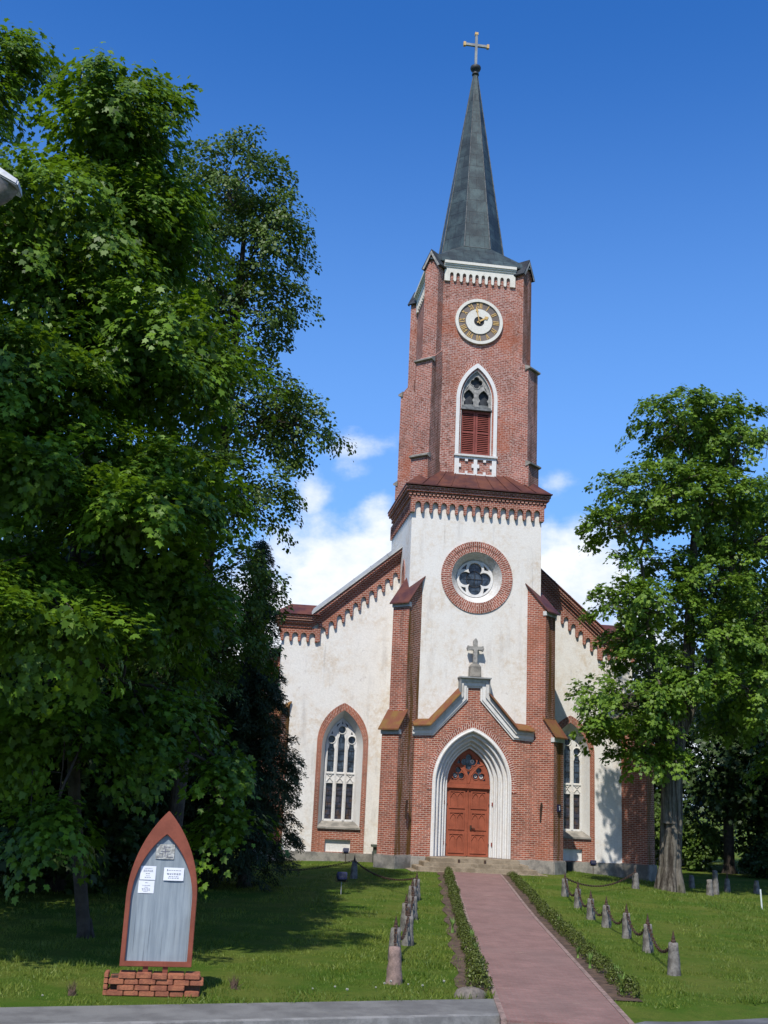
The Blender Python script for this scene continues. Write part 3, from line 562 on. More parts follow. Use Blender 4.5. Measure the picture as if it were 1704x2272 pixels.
# steps
mb = MB()
for i, (h, y, z) in enumerate(((1.5, -0.95, 0.55), (1.74, -1.18, 0.42), (1.98, -1.42, 0.29), (2.25, -1.72, 0.17))):
    ya = 0.5 if i == 0 else (-0.95, -1.18, -1.42)[i-1]-0.0
    mb.box(-h, h, y, -0.17 if i else 0.5, -0.4, z-0.001*i)
part(mb, 'steps', 'step_stone', bevel=0.02)
for x in (-0.55, 0.32): mb = MB(); mb.box(x-0.03, x+0.03, -0.99, -0.955, 0.36, 0.53); part(mb, 'boot_scraper', 'iron')
# fittings on the buttress faces
for x, z, lab in ((-2.27, 2.03, 0), (2.33, 2.13, 1)):
    mb = MB(); y = -0.47 if x < 0 else -0.44
    mb.tube([(x, y, z-0.32), (x, y-0.03, z+0.05), (x+0.0, y-0.10, z+0.3)], [0.03, 0.045, 0.035], 8); mb.box(x-0.02, x+0.02, y-0.02, y+0.1, z-0.05, z+0.05); part(mb, 'flag_holder', 'iron')
xf = diag(W, 0, 1, -1)
mb = MB(); mb.xf = Matrix.Translation((2.93, -0.565, 2.28)) @ Matrix.Rotation(R(45), 4, 'Z'); mb.box(-0.1, 0.1, -0.02, 0.02, -0.12, 0.12); pl = part(mb, 'number_plate', 'flood_case')
mb = MB(mb.xf); mb.box(-0.012, 0.02, -0.028, -0.0205, -0.07, 0.07); mb.box(-0.04, -0.012, -0.028, -0.0205, 0.03, 0.06); mb.build('number', 'white_paint', pl)

# gable front
YG = 2.26
KX = 5.59
zt = lambda x: 13.47-0.86*abs(x)
mb = MB(); WINC = 4.21
wh = [parch(0.74, 1.30, 4.05, 5.34, 14, sd*WINC) for sd in (-1, 1)]; nh = [[(sd*WINC-0.45, 0.45), (sd*WINC+0.45, 0.45), (sd*WINC+0.45, 0.86), (sd*WINC-0.45, 0.86)] for sd in (-1, 1)]
mb.plate([(-6.61, 0.2), (6.61, 0.2), (6.61, 8.3), (KX, 8.3), (0, 13.0), (-KX, 8.3), (-6.61, 8.3)], wh+nh, YG, YG+0.55); part(mb, 'gable_wall', 'plaster')
for sd in (-1, 1):
    win = empty('window'); win.parent = church; cx = sd*WINC
    mb = MB(); mb.ring(parch(0.92, 0.43, 4.2, 5.6, 18, cx), [(p[0], max(p[1], 0.43)) for p in parch(0.74, 0.43, 4.05, 5.34, 18, cx)], YG-0.025, YG+0.02)
    mb.plate([(cx-0.74, 0.43), (cx+0.74, 0.43), (cx+0.74, 1.30), (cx-0.74, 1.30)], [nh[0 if sd < 0 else 1]], YG-0.025, YG+0.02); mb.build('surround', 'brick_arch' if 0 else 'brick', win)
    mb = MB(); mb.box(cx-0.45, cx+0.45, YG+0.07, YG+0.12, 0.45, 0.86); mb.build('panel', 'white_paint', win)
    mb = MB(); mb.loft(parch(0.738, 1.3, 4.05, 5.338, 14, cx), YG-0.02, parch(0.575, 1.45, 4.0, 5.07, 14, cx), YG+0.40); mb.build('reveal', 'white_paint', win)
    mb = MB(); mb.hexa([(cx-0.76, YG-0.09, 1.22), (cx+0.76, YG-0.09, 1.22), (cx+0.60, YG+0.42, 1.22), (cx-0.60, YG+0.42, 1.22), (cx-0.76, YG-0.09, 1.28), (cx+0.76, YG-0.09, 1.28), (cx+0.60, YG+0.42, 1.50), (cx-0.60, YG+0.42, 1.50)]); mb.build('sill', 'stone', win)
    hol = []
    for k in (-1, 0, 1):
        x = cx+k*0.365; hw = 0.122; hol.append([(x-hw, 1.54), (x+hw, 1.54), (x+hw, 2.78), (x-hw, 2.78)])
        zt_, zc_ = (4.44, 4.66) if k == 0 else (4.06, 4.31); r = 0.128
        a0 = R(-55); arc = [(x+r*math.cos(a0+(R(290))*i/22), zc_+r*math.sin(a0+(R(290))*i/22)) for i in range(23)]
        hol.append([(x-hw, 3.17), (x+hw, 3.17), (x+hw, zt_-0.10), (x+hw*0.75, zt_-0.02), arc[0]]+arc[1:-1]+[arc[-1], (x-hw*0.75, zt_-0.02), (x-hw, zt_-0.10)])
    for q in ([(-0.20, 4.74), (-0.07, 4.93), (-0.20, 4.84)], [(0.20, 4.74), (0.20, 4.84), (0.07, 4.93)], [(-0.40, 4.50), (-0.32, 4.50), (-0.345, 4.62)], [(0.40, 4.50), (0.345, 4.62), (0.32, 4.50)], [(-0.03, 4.86), (0.03, 4.86), (0.0, 5.0)]): hol.append([(cx+p[0], p[1]) for p in q])
    mb = MB(); mb.plate(parch(0.577, 1.47, 4.0, 5.08, 14, cx), hol, YG+0.36, YG+0.44)
    for k in (-1, 0, 1):
        x = cx+k*0.365
        for e in (-0.15, 0.15): mb.tube([(x+e*1.1, YG+0.355, 1.5), (x+e*1.1, YG+0.355, 4.1 if k else 4.5)], 0.022, 6)
        mb.box(x-0.14, x+0.14, YG+0.325, YG+0.36, 3.10, 3.15); mb.tube([(x-0.11, YG+0.345, 2.84), (x, YG+0.345, 2.97), (x+0.11, YG+0.345, 2.84)], 0.016, 5); mb.tube([(x-0.07, YG+0.345, 3.07), (x, YG+0.345, 3.0), (x+0.07, YG+0.345, 3.07)], 0.016, 5)
        pp = circle(x, 4.66 if k == 0 else 4.31, 0.145, 24); mb.tube([(p[0], YG+0.35, p[1]) for p in pp+pp[:1]], 0.016, 5, False)
    mb.build('frame', 'white_paint', win)
    mb = MB(); mb.box(cx-0.57, cx+0.57, YG+0.45, YG+0.47, 3.0, 5.1); mb.m = 1; mb.box(cx-0.57, cx+0.57, YG+0.45, YG+0.47, 1.45, 3.0); mb.build('pane', ['glass', 'glass_stained'], win)
    for z in (1.95, 2.37, 3.56, 3.93): mb = MB(); mb.box(cx-0.56, cx+0.56, YG+0.43, YG+0.449, z-0.012, z+0.012); mb.build('glazing_bar', 'lead', win)

def band(mb, sd, a, b, y0, y1, xend=6.95):   # between offsets a>b below the eaves line
    if True:
        top = [(sd*xend, 8.66+a), (sd*(KX), 8.66+a), (sd*2.2, zt(2.2)+a)]; bot = [(sd*2.2, zt(2.2)+b), (sd*(KX), 8.66+b), (sd*xend, 8.66+b)]
        mb.plate(top+bot, [], y0, y1)
for sd in (-1, 1):
    mb = MB(); band(mb, sd, 0, -0.12, YG-0.33, YG+0.6, 6.93); band(mb, sd, -0.12, -0.20, YG-0.29, YG+0.6, 6.89); band(mb, sd, -0.20, -0.31, YG-0.22, YG+0.6, 6.82); band(mb, sd, -0.31, -0.45, YG-0.14, YG+0.6, 6.74)
    for a, b, e in ((0, -0.12, 6.92), (-0.12, -0.2, 6.88), (-0.2, -0.31, 6.81), (-0.31, -0.45, 6.73)): mb.box(min(sd*e, sd*6.3), max(sd*e, sd*6.3), YG+0.601, YG+1.1, 8.66+b, 8.66+a)   # return round the corner pier
    part(mb, 'gable_cornice', 'brick_moulded')
for sd in (-1, 1):
    mb = MB()   # flat part
    p = comb(5.33, 6.68, 4, 8.212, 8.04, 7.93, 7.71, 0.1); mb.plate([(sd*x, z) for x, z in (p if sd > 0 else p[::-1])], [], YG-0.10, YG-0.001)
    fz = lambda x: zt(x)-zt(5.33)
    p = comb(2.4, 5.33, 10, zt(5.33)-0.452, 8.10+0.03, 7.97+0.03, 7.74, 0.08, zfun=fz)
    # keep the top edge straight
    mb.plate([(sd*x, z) for x, z in (p if sd > 0 else p[::-1])], [], YG-0.10, YG-0.001)
    mb.box(min(sd*6.61, sd*6.70), max(sd*6.61, sd*6.70), YG, YG+0.6, 7.9, 8.21)
    part(mb, 'gable_frieze', 'brick_moulded')
for sd in (-1, 1):
    mb = MB(); X = lambda v: sd*v
    mb.hexa([(X(5.62), YG-0.38, 8.664), (X(2.25), YG-0.38, zt(2.25)+0.004), (X(2.25), YG+0.65, zt(2.25)+0.004), (X(5.62), YG+0.65, 8.664), (X(5.62), YG-0.36, 8.73), (X(2.25), YG-0.36, zt(2.25)+0.06), (X(2.25), YG+0.1, zt(2.25)+0.24), (X(5.62), YG+0.1, 8.90)])
    mb.hexa([(X(5.62), YG+0.1, 8.67), (X(2.25), YG+0.1, zt(2.25)+0.01), (X(2.25), YG+0.65, zt(2.25)+0.01), (X(5.62), YG+0.65, 8.67), (X(5.62), YG+0.1, 8.90), (X(2.25), YG+0.1, zt(2.25)+0.24), (X(2.25), YG+0.65, zt(2.25)+0.24), (X(5.62), YG+0.65, 8.90)])
    for i in range(5): x = 2.9+i*0.6; mb.tube([(X(x), YG-0.37, zt(x)+0.06), (X(x), YG+0.1, zt(x)+0.25)], 0.018, 4)
    part(mb, 'coping', 'zinc' if sd < 0 else 'roof_red')
    mb = MB(); x0, x1 = 7.0, 5.3
    e = [(X(x0), YG-0.40, 8.665), (X(x1), YG-0.40, 8.665), (X(x1), YG+1.15, 8.665), (X(x0), YG+1.15, 8.665)]; r0, r1 = (X(6.35), YG+0.35, 9.13), (X(5.3), YG+0.35, 9.13)
    for f in ([e[0], e[1], r1, r0], [e[2], e[3], r0, r1], [e[3], e[0], r0], [e[1], e[2], r1], e[::-1]): mb.face(f)
    part(mb, 'kneeler_roof', 'roof_red')
# nave behind the gable
mb = MB()
for sd in (-1, 1): mb.box(min(sd*6.55, sd*6.0), max(sd*6.55, sd*6.0), YG+0.55, 24, 0.2, 7.2)
mb.box(-6, 6, 23.4, 24, 0.2, 7.2); part(mb, 'nave_wall', 'plaster')
for sd in (-1, 1):
    mb = MB()
    for e, a, b in ((6.98, 7.22, 7.12), (6.9, 7.12, 7.02), (6.8, 7.02, 6.9), (6.68, 6.9, 6.5)): mb.box(min(sd*e, sd*6.3), max(sd*e, sd*6.3), YG+0.9, 24.05, b, a)
    part(mb, 'nave_cornice', 'brick_moulded')
mb = MB()
for sd in (-1, 1): mb.hexa([(sd*7.06, YG+0.62, 7.225), (0, YG+0.62, 12.75), (0, 24.2, 12.75), (sd*7.06, 24.2, 7.225), (sd*7.06, YG+0.62, 7.3), (0, YG+0.62, 12.85), (0, 24.2, 12.85), (sd*7.06, 24.2, 7.3)])
mb.face([(-6.9, 24.1, 7.22), (6.9, 24.1, 7.22), (0, 24.1, 12.7)]); part(mb, 'nave_roof', 'zinc')
for sd in (-1, 1):   # nave buttresses seen past the corner
    for y in (7.5, 12.5, 17.5):
        mb = MB(); a, b = (sd*6.55, sd*7.25); mb.box(min(a, b), max(a, b), y-0.35, y+0.35, 0.0, 4.4); mb.hexa([(a, y-0.35, 4.4), (b, y-0.35, 4.4), (b, y+0.35, 4.4), (a, y+0.35, 4.4), (a, y-0.35, 5.3), (b, y-0.35, 4.45), (b, y+0.35, 4.45), (a, y+0.35, 5.3)]); part(mb, 'nave_buttress', 'brick')
# stone plinth
for sd in (-1, 1):
    mb = MB(); mb.box(min(sd*2.4, sd*6.75), max(sd*2.4, sd*6.75), YG-0.09, YG+0.5, -0.6, 0.428); mb.box(min(sd*2.0, sd*2.46), max(sd*2.0, sd*2.46), -0.05, YG-0.09, -0.6, 0.5)
    mb.box(min(sd*1.52, sd*2.1), max(sd*1.52, sd*2.1), YP-0.08, 0.2, -0.6, 0.548); mb.box(min(sd*6.0, sd*6.62), max(sd*6.0, sd*6.62), YG+0.5, 24.05, -0.6, 0.42)
    part(mb, 'plinth', 'stone', bevel=0.02)

# upper brick tower
H = 1.86; YF = YC-H
mb = MB(); WO = parch(0.60, 14.85, 17.0, 18.2, 14)
mb.plate([(-H, 13.2), (H, 13.2), (H, 22.72), (-H, 22.72)], [WO], YF, YF+0.5); mb.box(-H, -H+0.45, YF+0.5, YC+H, 13.2, 22.72); mb.box(H-0.45, H, YF+0.5, YC+H, 13.2, 22.72); mb.box(-H+0.45, H-0.45, YC+H-0.45, YC+H, 13.2, 22.72)
part(mb, 'belfry_wall', 'brick_tower')
for sx in (-1, 1):
    for sy in (-1, 1):
        t = empty('corner_buttress'); t.parent = church; xf = diag(sx*H, YC+sy*H, sx, sy); mb = MB(xf)
        for (e, b, z0, z1, ei, zi) in ((0.41, 0.76, 13.3, 14.45, 0.34, 14.62), (0.34, 0.72, 14.45, 18.3, 0.05, 18.85), (0.05, 0.62, 18.3, 22.3, 0.05, 22.3)):
            h = b/2; mb.box(-0.8, e, -h, h, z0, z1)
            if zi > z1+0.01: mb.hexa([(-0.3, -h, z1+0.002), (e, -h, z1+0.002), (e, h, z1+0.002), (-0.3, h, z1+0.002), (-0.3, -h, zi), (e, -h, z1+0.01), (e, h, z1+0.01), (-0.3, h, zi)] if ei < 0.2 else [(-0.3, -h, z1+0.002), (e, -h, z1+0.002), (e, h, z1+0.002), (-0.3, h, z1+0.002), (-0.3, -h, zi), (ei, -h, zi), (ei, h, zi), (-0.3, h, zi)])
        # gablet
        mb.face([(0.05, -0.31, 22.3), (0.05, 0.31, 22.3), (0.05, 0, 22.86)])
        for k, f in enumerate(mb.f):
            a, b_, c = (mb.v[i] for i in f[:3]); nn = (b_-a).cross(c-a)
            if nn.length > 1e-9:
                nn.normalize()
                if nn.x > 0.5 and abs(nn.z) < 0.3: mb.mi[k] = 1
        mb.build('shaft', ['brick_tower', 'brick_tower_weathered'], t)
        for z, e in ((18.3, 0.34), (14.52, 0.41)):
            mb = MB(xf); mb.hexa([(e-0.12, -0.41, z-0.1), (e+0.10, -0.41, z-0.03), (e+0.10, 0.41, z-0.03), (e-0.12, 0.41, z-0.1), (e-0.12, -0.41, z+0.13), (e+0.10, -0.41, z+0.03), (e+0.10, 0.41, z+0.03), (e-0.12, 0.41, z+0.13)]); mb.build('weathering', 'stone', t)
        mb = MB(xf)
        for v in (-1, 1):
            mb.hexa([(-1.9, v*0.40, 22.20), (0.14, v*0.40, 22.20), (0.14, 0, 22.92), (-1.9, 0, 22.92), (-1.9, v*0.44, 22.24), (0.14, v*0.44, 22.24), (0.14, 0, 22.98), (-1.9, 0, 22.98)])
        mb.build('gablet_roof', 'dark_metal', t)
        mb = MB(xf)
        for v in (-1, 1): mb.face([(0.145, v*0.40, 22.215), (0.145, v*0.31, 22.2), (0.145, 0, 22.76), (0.145, 0, 22.92)])
        mb.build('bargeboard', 'cross_stone', t)
# white arcaded frieze under the spire
for rot in range(4):
    xf = Matrix.Translation((0, YC, 0)) @ Matrix.Rotation(rot*PI/2, 4, 'Z'); mb = MB(xf)
    mb.plate(comb(-1.40, 1.40, 10, 22.31, 22.11, 22.01, 21.74, 0.21, 0.105), [], -H-0.075, -H-0.001); mb.box(-1.42, 1.42, -H-0.11, -H, 22.312, 22.38); mb.box(-1.42, 1.42, -H-0.15, -H, 22.38, 22.44); mb.box(-1.42, 1.42, -H-0.19, -H, 22.44, 22.55)
    part(mb, 'white_frieze', 'cream_paint')
# spire
def octa(ap, z): return [(ap/math.cos(PI/8)*math.cos(PI/8+k*PI/4), YC+ap/math.cos(PI/8)*math.sin(PI/8+k*PI/4), z) for k in range(8)]
spire = empty('spire'); spire.parent = church
mb = MB(); HE = 1.98; z0, z1, z2 = 22.60, 23.62, 32.4; o1, o2 = octa(1.27, z1), octa(0.085, z2)
for k in range(8):
    a, b = k, (k+1) % 8; w_ = math.dist(o1[a], o1[b]); mb.face([o1[a], o1[b], o2[b], o2[a]], [(-w_/2+k*3.1, 0), (w_/2+k*3.1, 0), (k*3.1+0.03, 9), (k*3.1-0.03, 9)])
cn = {(1, 1): 0, (-1, 1): 2, (-1, -1): 4, (1, -1): 6}
for (sx, sy), k in cn.items():
    c = (sx*HE, YC+sy*HE, z0); mb.face([c, o1[(k+1) % 8], o1[k]])
    nxt = {(1, 1): (-1, 1), (-1, 1): (-1, -1), (-1, -1): (1, -1), (1, -1): (1, 1)}[(sx, sy)]; c2 = (nxt[0]*HE, YC+nxt[1]*HE, z0); mb.face([c, c2, o1[(k+2) % 8], o1[(k+1) % 8]])
    mb.face([c, c2, (c2[0], c2[1], z0-0.06), (c[0], c[1], z0-0.06)])
mb.face([(-HE, YC-HE, z0-0.06), (HE, YC-HE, z0-0.06), (HE, YC+HE, z0-0.06), (-HE, YC+HE, z0-0.06)])
mb.build('roof', 'spire_metal', spire)
mb = MB()
for k in range(8): mb.tube([o1[k], o2[k]], [0.03, 0.014], 6)
for k in range(8): mb.tube([o1[k], o1[(k+1) % 8]], 0.022, 5)
mb.build('ridge_seam', 'louvre', spire)
mb = MB(); mb.lathe([(0.0, 32.38), (0.15, 32.38), (0.15, 32.44), (0.11, 32.5), (0.13, 32.56), (0.2, 32.62), (0.23, 32.7), (0.22, 32.78), (0.16, 32.83), (0.06, 32.86), (0, 32.87)], 0, YC, 20); mb.build('finial_ball', 'dark_metal', spire, smooth=True)
fc = mb = MB(); mb.box(-0.05, 0.05, YC-0.05, YC+0.05, 32.85, 34.4); mb.box(-0.48, -0.051, YC-0.045, YC+0.045, 33.80, 33.91); mb.box(0.051, 0.48, YC-0.045, YC+0.045, 33.80, 33.91); cr = mb.build('cross', 'zinc', spire)
mb = MB(); mb.box(-0.07, 0.07, YC-0.065, YC+0.065, 34.36, 34.48); mb.build('cross_tip', 'gold', spire)
for sd in (-1, 1): mb = MB(); mb.box(min(sd*0.46, sd*0.56), max(sd*0.46, sd*0.56), YC-0.065, YC+0.065, 33.765, 33.945); mb.build('cross_tip', 'gold', spire)
# clock
clock = empty('clock'); clock.parent = church; CZ = 20.16
mb = MB(); mb.plate(circle(0, CZ, 0.84, 48), [], YF-0.05, YF-0.001); mb.build('dial', 'clock_dark', clock)
mb = MB(); mb.ring(circle(0, CZ, 0.925, 64), circle(0, CZ, 0.81, 64), YF-0.10, YF-0.001, True, False); mb.build('rim', 'cream_paint', clock)
mb = MB(); mb.ring(circle(0, CZ, 0.515, 48), circle(0, CZ, 0.2, 48), YF-0.085, YF-0.05, True, False); mb.build('inner_dial', 'cream_paint', clock)
mb = MB(); mb.plate(circle(0, CZ, 0.21, 24), [], YF-0.06, YF-0.05); mb.box(-0.19, 0.19, YF-0.075, YF-0.06, CZ-0.02, CZ+0.02); mb.build('boss', 'lead', clock)
NUM = ['XII', 'I', 'II', 'III', 'IV', 'V', 'VI', 'VII', 'VIII', 'IX', 'X', 'XI']
for k, s_ in enumerate(NUM):
    a = k*PI/6; mb = MB(Matrix.Translation((0, 0, CZ)) @ Matrix.Rotation(a, 4, 'Y')); wd = {'I': 0.062, 'V': 0.125, 'X': 0.125}; tot = sum(wd[c] for c in s_); x = -tot/2; r0, r1, y0 = 0.55, 0.775, YF-0.066
    def stroke(xa, xb, w_): mb.hexa([(xa-w_, y0, r0), (xa+w_, y0, r0), (xa+w_, y0+0.014, r0), (xa-w_, y0+0.014, r0), (xb-w_, y0, r1), (xb+w_, y0, r1), (xb+w_, y0+0.014, r1), (xb-w_, y0+0.014, r1)])
    for c in s_:
        w_ = wd[c]; m_ = x+w_/2
        if c == 'I': stroke(m_, m_, 0.016)
        elif c == 'V': stroke(m_, x+0.02, 0.017); stroke(m_, x+w_-0.02, 0.011)
        else: stroke(x+0.02, x+w_-0.02, 0.011); stroke(x+w_-0.02, x+0.02, 0.017)
        x += w_
    mb.build('numeral', 'gold', clock)
for ang, ln, w_ in ((348, 0.62, 0.03), (59, 0.42, 0.05)):
    mb = MB(Matrix.Translation((0, 0, CZ)) @ Matrix.Rotation(R(ang), 4, 'Y')); y0 = YF-0.11
    mb.plate([(-w_*0.6, -0.1), (w_*0.6, -0.1), (w_*0.6, ln*0.62), (w_*1.7, ln*0.72), (0, ln), (-w_*1.7, ln*0.72), (-w_*0.6, ln*0.62)], [], y0, y0+0.014); mb.build('clock_hand', 'gold', clock)
# belfry window
bw = empty('belfry_window'); bw.parent = church
mb = MB(); mb.ring(parch(0.93, 16.4, 17.0, 18.66, 14), parch(0.79, 16.4, 17.0, 18.47, 14), YF-0.012, YF+0.02); mb.build('arch', 'brick_arch', bw)
mb = MB(); mb.ring(parch(0.79, 14.80, 17.0, 18.46, 14), parch(0.655, 14.80, 17.0, 18.28, 14), YF-0.06, YF+0.3, uvr=False); mb.ring(parch(0.655, 14.80, 17.0, 18.28, 14), parch(0.575, 14.80, 17.0, 18.17, 14), YF+0.02, YF+0.3, uvr=False); mb.build('surround', 'white_paint', bw)
tr = parch(0.578, 16.75, 17.0, 18.18, 14); hol = [foil(0, 17.72, 4, 0.125, 0.105, 0)]
for sd in (-1, 1):
    cx = sd*0.285; r = 0.19; a0 = R(-50); hol.append([(cx-0.185, 16.78), (cx+0.185, 16.78), (cx+0.185, 16.93), (cx+0.13, 17.02), (cx+0.2, 17.12), (cx+0.19, 17.24), (cx+0.1, 17.36), (cx, 17.44), (cx-0.1, 17.36), (cx-0.19, 17.24), (cx-0.2, 17.12), (cx-0.13, 17.02), (cx-0.185, 16.93)])
    hol.append([(sd*0.27, 17.62), (sd*0.36, 17.50), (sd*0.42, 17.36), (sd*0.32, 17.50)])
mb = MB(); mb.plate(tr, hol, YF+0.10, YF+0.19); pp = foil(0, 17.72, 4, 0.125, 0.125, 0, 40); mb.tube([(p[0], YF+0.1, p[1]) for p in pp+pp[:1]], 0.02, 5, False); mb.build('tracery', 'cross_stone', bw)
mb = MB(); mb.plate(parch(0.575, 14.86, 17.0, 18.16, 14), [], YF+0.24, YF+0.27); mb.build('back_board', 'dark_metal', bw)
mb = MB(); mb.hexa([(-0.60, YF-0.02, 16.60), (0.60, YF-0.02, 16.60), (0.60, YF+0.23, 16.60), (-0.60, YF+0.23, 16.60), (-0.58, YF+0.02, 16.66), (0.58, YF+0.02, 16.66), (0.58, YF+0.16, 16.86), (-0.58, YF+0.16, 16.86)]); mb.build('weather_board', 'louvre', bw)
for sd in (-1, 1):
    a, b = (0.008, 0.565) if sd > 0 else (-0.565, -0.008); mb = MB(); mb.box(a, a+0.07, YF+0.12, YF+0.17, 14.87, 16.59); mb.box(b-0.07, b, YF+0.12, YF+0.17, 14.87, 16.59)
    for z in (14.87, 15.7, 16.51): mb.box(a+0.07, b-0.07, YF+0.12, YF+0.17, z, z+0.08)
    for i in range(22):
        z = 14.97+i*0.072
        if abs(z-15.72) < 0.05: continue
        mb.hexa([(a+0.07, YF+0.125, z), (b-0.07, YF+0.125, z), (b-0.07, YF+0.17, z+0.045), (a+0.07, YF+0.17, z+0.045), (a+0.07, YF+0.125, z+0.012), (b-0.07, YF+0.125, z+0.012), (b-0.07, YF+0.17, z+0.057), (a+0.07, YF+0.17, z+0.057)])
    mb.build('shutter', 'shutter_paint', bw)
mb = MB(); mb.box(-0.82, 0.82, YF-0.12, YF+0.3, 14.73, 14.80); mb.build('sill', 'old_white', bw)
def crossq(cx, cz):   # stepped cross-shaped opening
    a, b = 0.28, 0.13; q = [(-a, -0.31), (-b*0.35, -0.31), (-b*0.35, -0.22), (b*0.35, -0.22), (b*0.35, -0.31), (a, -0.31), (a, -0.08), (a*0.72, -0.08), (a*0.72, 0.06), (a, 0.06), (a, 0.25), (b*0.4, 0.25), (b*0.4, 0.16), (-b*0.4, 0.16), (-b*0.4, 0.25), (-a, 0.25), (-a, 0.06), (-a*0.72, 0.06), (-a*0.72, -0.08), (-a, -0.08)]
    return [(cx+x, cz+z) for x, z in q]
mb = MB(); mb.plate([(-0.79, 13.85), (0.79, 13.85), (0.79, 14.73), (-0.79, 14.73)], [crossq(-0.345, 14.39), crossq(0.345, 14.39)], YF-0.06, YF-0.001); mb.build('parapet_panel', 'white_paint', bw)
# wooden fascia left of the tower top and small upright boxes, one green, one dark, at the foot of the facade
mb = MB(); mb.box(-2.98, -2.80, YG-0.42, YG-0.22, 0.0, 0.68); mb.box(-3.05, -2.74, YG-0.48, YG-0.16, 0.68, 0.76); part(mb, 'foot_box', 'green_metal')
mb = MB(); mb.box(4.02, 4.24, YG-0.32, YG-0.12, -0.3, 0.42); part(mb, 'foot_box', 'dark_metal')

# ------------------------------------------------------------------ foliage
MAPLE = np.array([(0, 0, 0), (0.22, -0.10, 0), (0.50, 0.06, -0.10), (0.34, 0.30, -0.02), (0.52, 0.62, -0.12), (0.22, 0.62, -0.02), (0, 1.05, -0.16), (-0.22, 0.62, -0.02), (-0.52, 0.62, -0.12), (-0.34, 0.30, -0.02), (-0.50, 0.06, -0.10), (-0.22, -0.10, 0)])
OVAL = np.array([(0, 0, 0), (0.30, 0.22, 0.06), (0.34, 0.55, 0.05), (0, 1.0, -0.10), (-0.34, 0.55, 0.05), (-0.30, 0.22, 0.06)])
CLUMP = np.array([(0, 0, 0), (0.42, 0.10, -0.05), (0.30, 0.42, 0.02), (0.50, 0.80, -0.10), (0.10, 0.70, 0.02), (-0.06, 1.1, -0.12), (-0.18, 0.66, 0.02), (-0.54, 0.72, -0.1), (-0.30, 0.36, 0.02), (-0.46, 0.06, -0.05)])
SCALE = np.array([(0, 0, 0), (0.16, 0.3, 0.02), (0.10, 0.75, 0), (0.22, 1.0, -0.04), (0, 1.25, -0.08), (-0.22, 1.0, -0.04), (-0.10, 0.75, 0), (-0.16, 0.3, 0.02)])
def nrm(a): return a/np.maximum(np.linalg.norm(a, axis=1, keepdims=True), 1e-9)
def leaf_mesh(name, mat, pos, nor, tip, size, tint, shape, parent=None):
    n = len(pos); k = len(shape); nor = nrm(nor); tip = nrm(tip-nor*(tip*nor).sum(1, keepdims=True)); sidev = np.cross(tip, nor)
    V = (pos[:, None, :]+size[:, None, None]*(shape[None, :, 0:1]*sidev[:, None, :]+shape[None, :, 1:2]*tip[:, None, :]+shape[None, :, 2:3]*nor[:, None, :])).reshape(-1, 3)
    me = bpy.data.meshes.new(name); me.vertices.add(n*k); me.vertices.foreach_set('co', V.astype(np.float32).ravel())
    me.loops.add(n*k); me.loops.foreach_set('vertex_index', np.arange(n*k, dtype=np.int32)); me.polygons.add(n)
    me.polygons.foreach_set('loop_start', np.arange(0, n*k, k, dtype=np.int32)); me.polygons.foreach_set('loop_total', np.full(n, k, dtype=np.int32))
    at = me.attributes.new('tint', 'FLOAT', 'POINT'); at.data.foreach_set('value', np.repeat(np.clip(tint, 0, 1), k).astype(np.float32))
    me.materials.append(MATS[mat]); me.update(calc_edges=True); me.validate()
    o = bpy.data.objects.new(name, me); COL.objects.link(o)
    if parent is not None: o.parent = parent
    return o
def sprays(rng, ells, K, L, Wd, droop, size, flat=0.35):
    """leaf sprays in the outer shell of a set of ellipsoids (centre, radii, count)"""
    P, O = [], []
    for (c, r, n) in ells:
        d = nrm(rng.normal(size=(n, 3))); d[:, 2] = np.where((d[:, 2] < -0.45) & (rng.random(n) < 0.6), -d[:, 2], d[:, 2])
        u = np.where(rng.random(n) < 0.72, rng.uniform(0.80, 1.04, n), rng.uniform(0.40, 0.85, n)); rr = np.array(r)
        P.append(np.array(c)+d*rr*u[:, None]); o = d/rr; o[:, 2] *= 0.6; O.append(nrm(o+rng.normal(scale=0.25, size=(n, 3))))
    P = np.concatenate(P); O = np.concatenate(O); S = len(P)
    out = O.copy(); out[:, 2] = out[:, 2]*0.5-0.12; out = nrm(out); upv = np.array((0, 0, 1.0)); sd = nrm(np.cross(out, upv)+1e-6); un = np.cross(sd, out)
    t = rng.random((S, K))**0.8; s_ = rng.normal(scale=0.5, size=(S, K)); Ls = L*rng.uniform(0.6, 1.35, (S, 1)); h = rng.normal(scale=0.11, size=(S, K))*L
    pos = P[:, None, :]+out[:, None, :]*(Ls*(t-0.35))[:, :, None]+sd[:, None, :]*(Wd*s_*(1.05-0.5*t))[:, :, None]+un[:, None, :]*(h-droop*Ls*t*t)[:, :, None]-upv*(0.25*Wd*s_*s_)[:, :, None]
    nor = un[:, None, :]*1.0+out[:, None, :]*(0.15+0.75*t)[:, :, None]+sd[:, None, :]*(0.5*s_)[:, :, None]+rng.normal(scale=flat, size=(S, K, 3))
    tip = out[:, None, :]*1.0+sd[:, None, :]*(1.1*s_)[:, :, None]-upv*0.35+rng.normal(scale=0.3, size=(S, K, 3))
    sz = size*rng.uniform(0.5, 1.25, (S, K)); tint = np.clip(rng.normal(0.5, 0.2, (S, K))+rng.normal(0, 0.16, (S, 1)), 0, 1)
    f = lambda a: a.reshape(-1, a.shape[-1]) if a.ndim == 3 else a.ravel()
    return f(pos), f(nor), f(tip), f(sz), f(tint), P
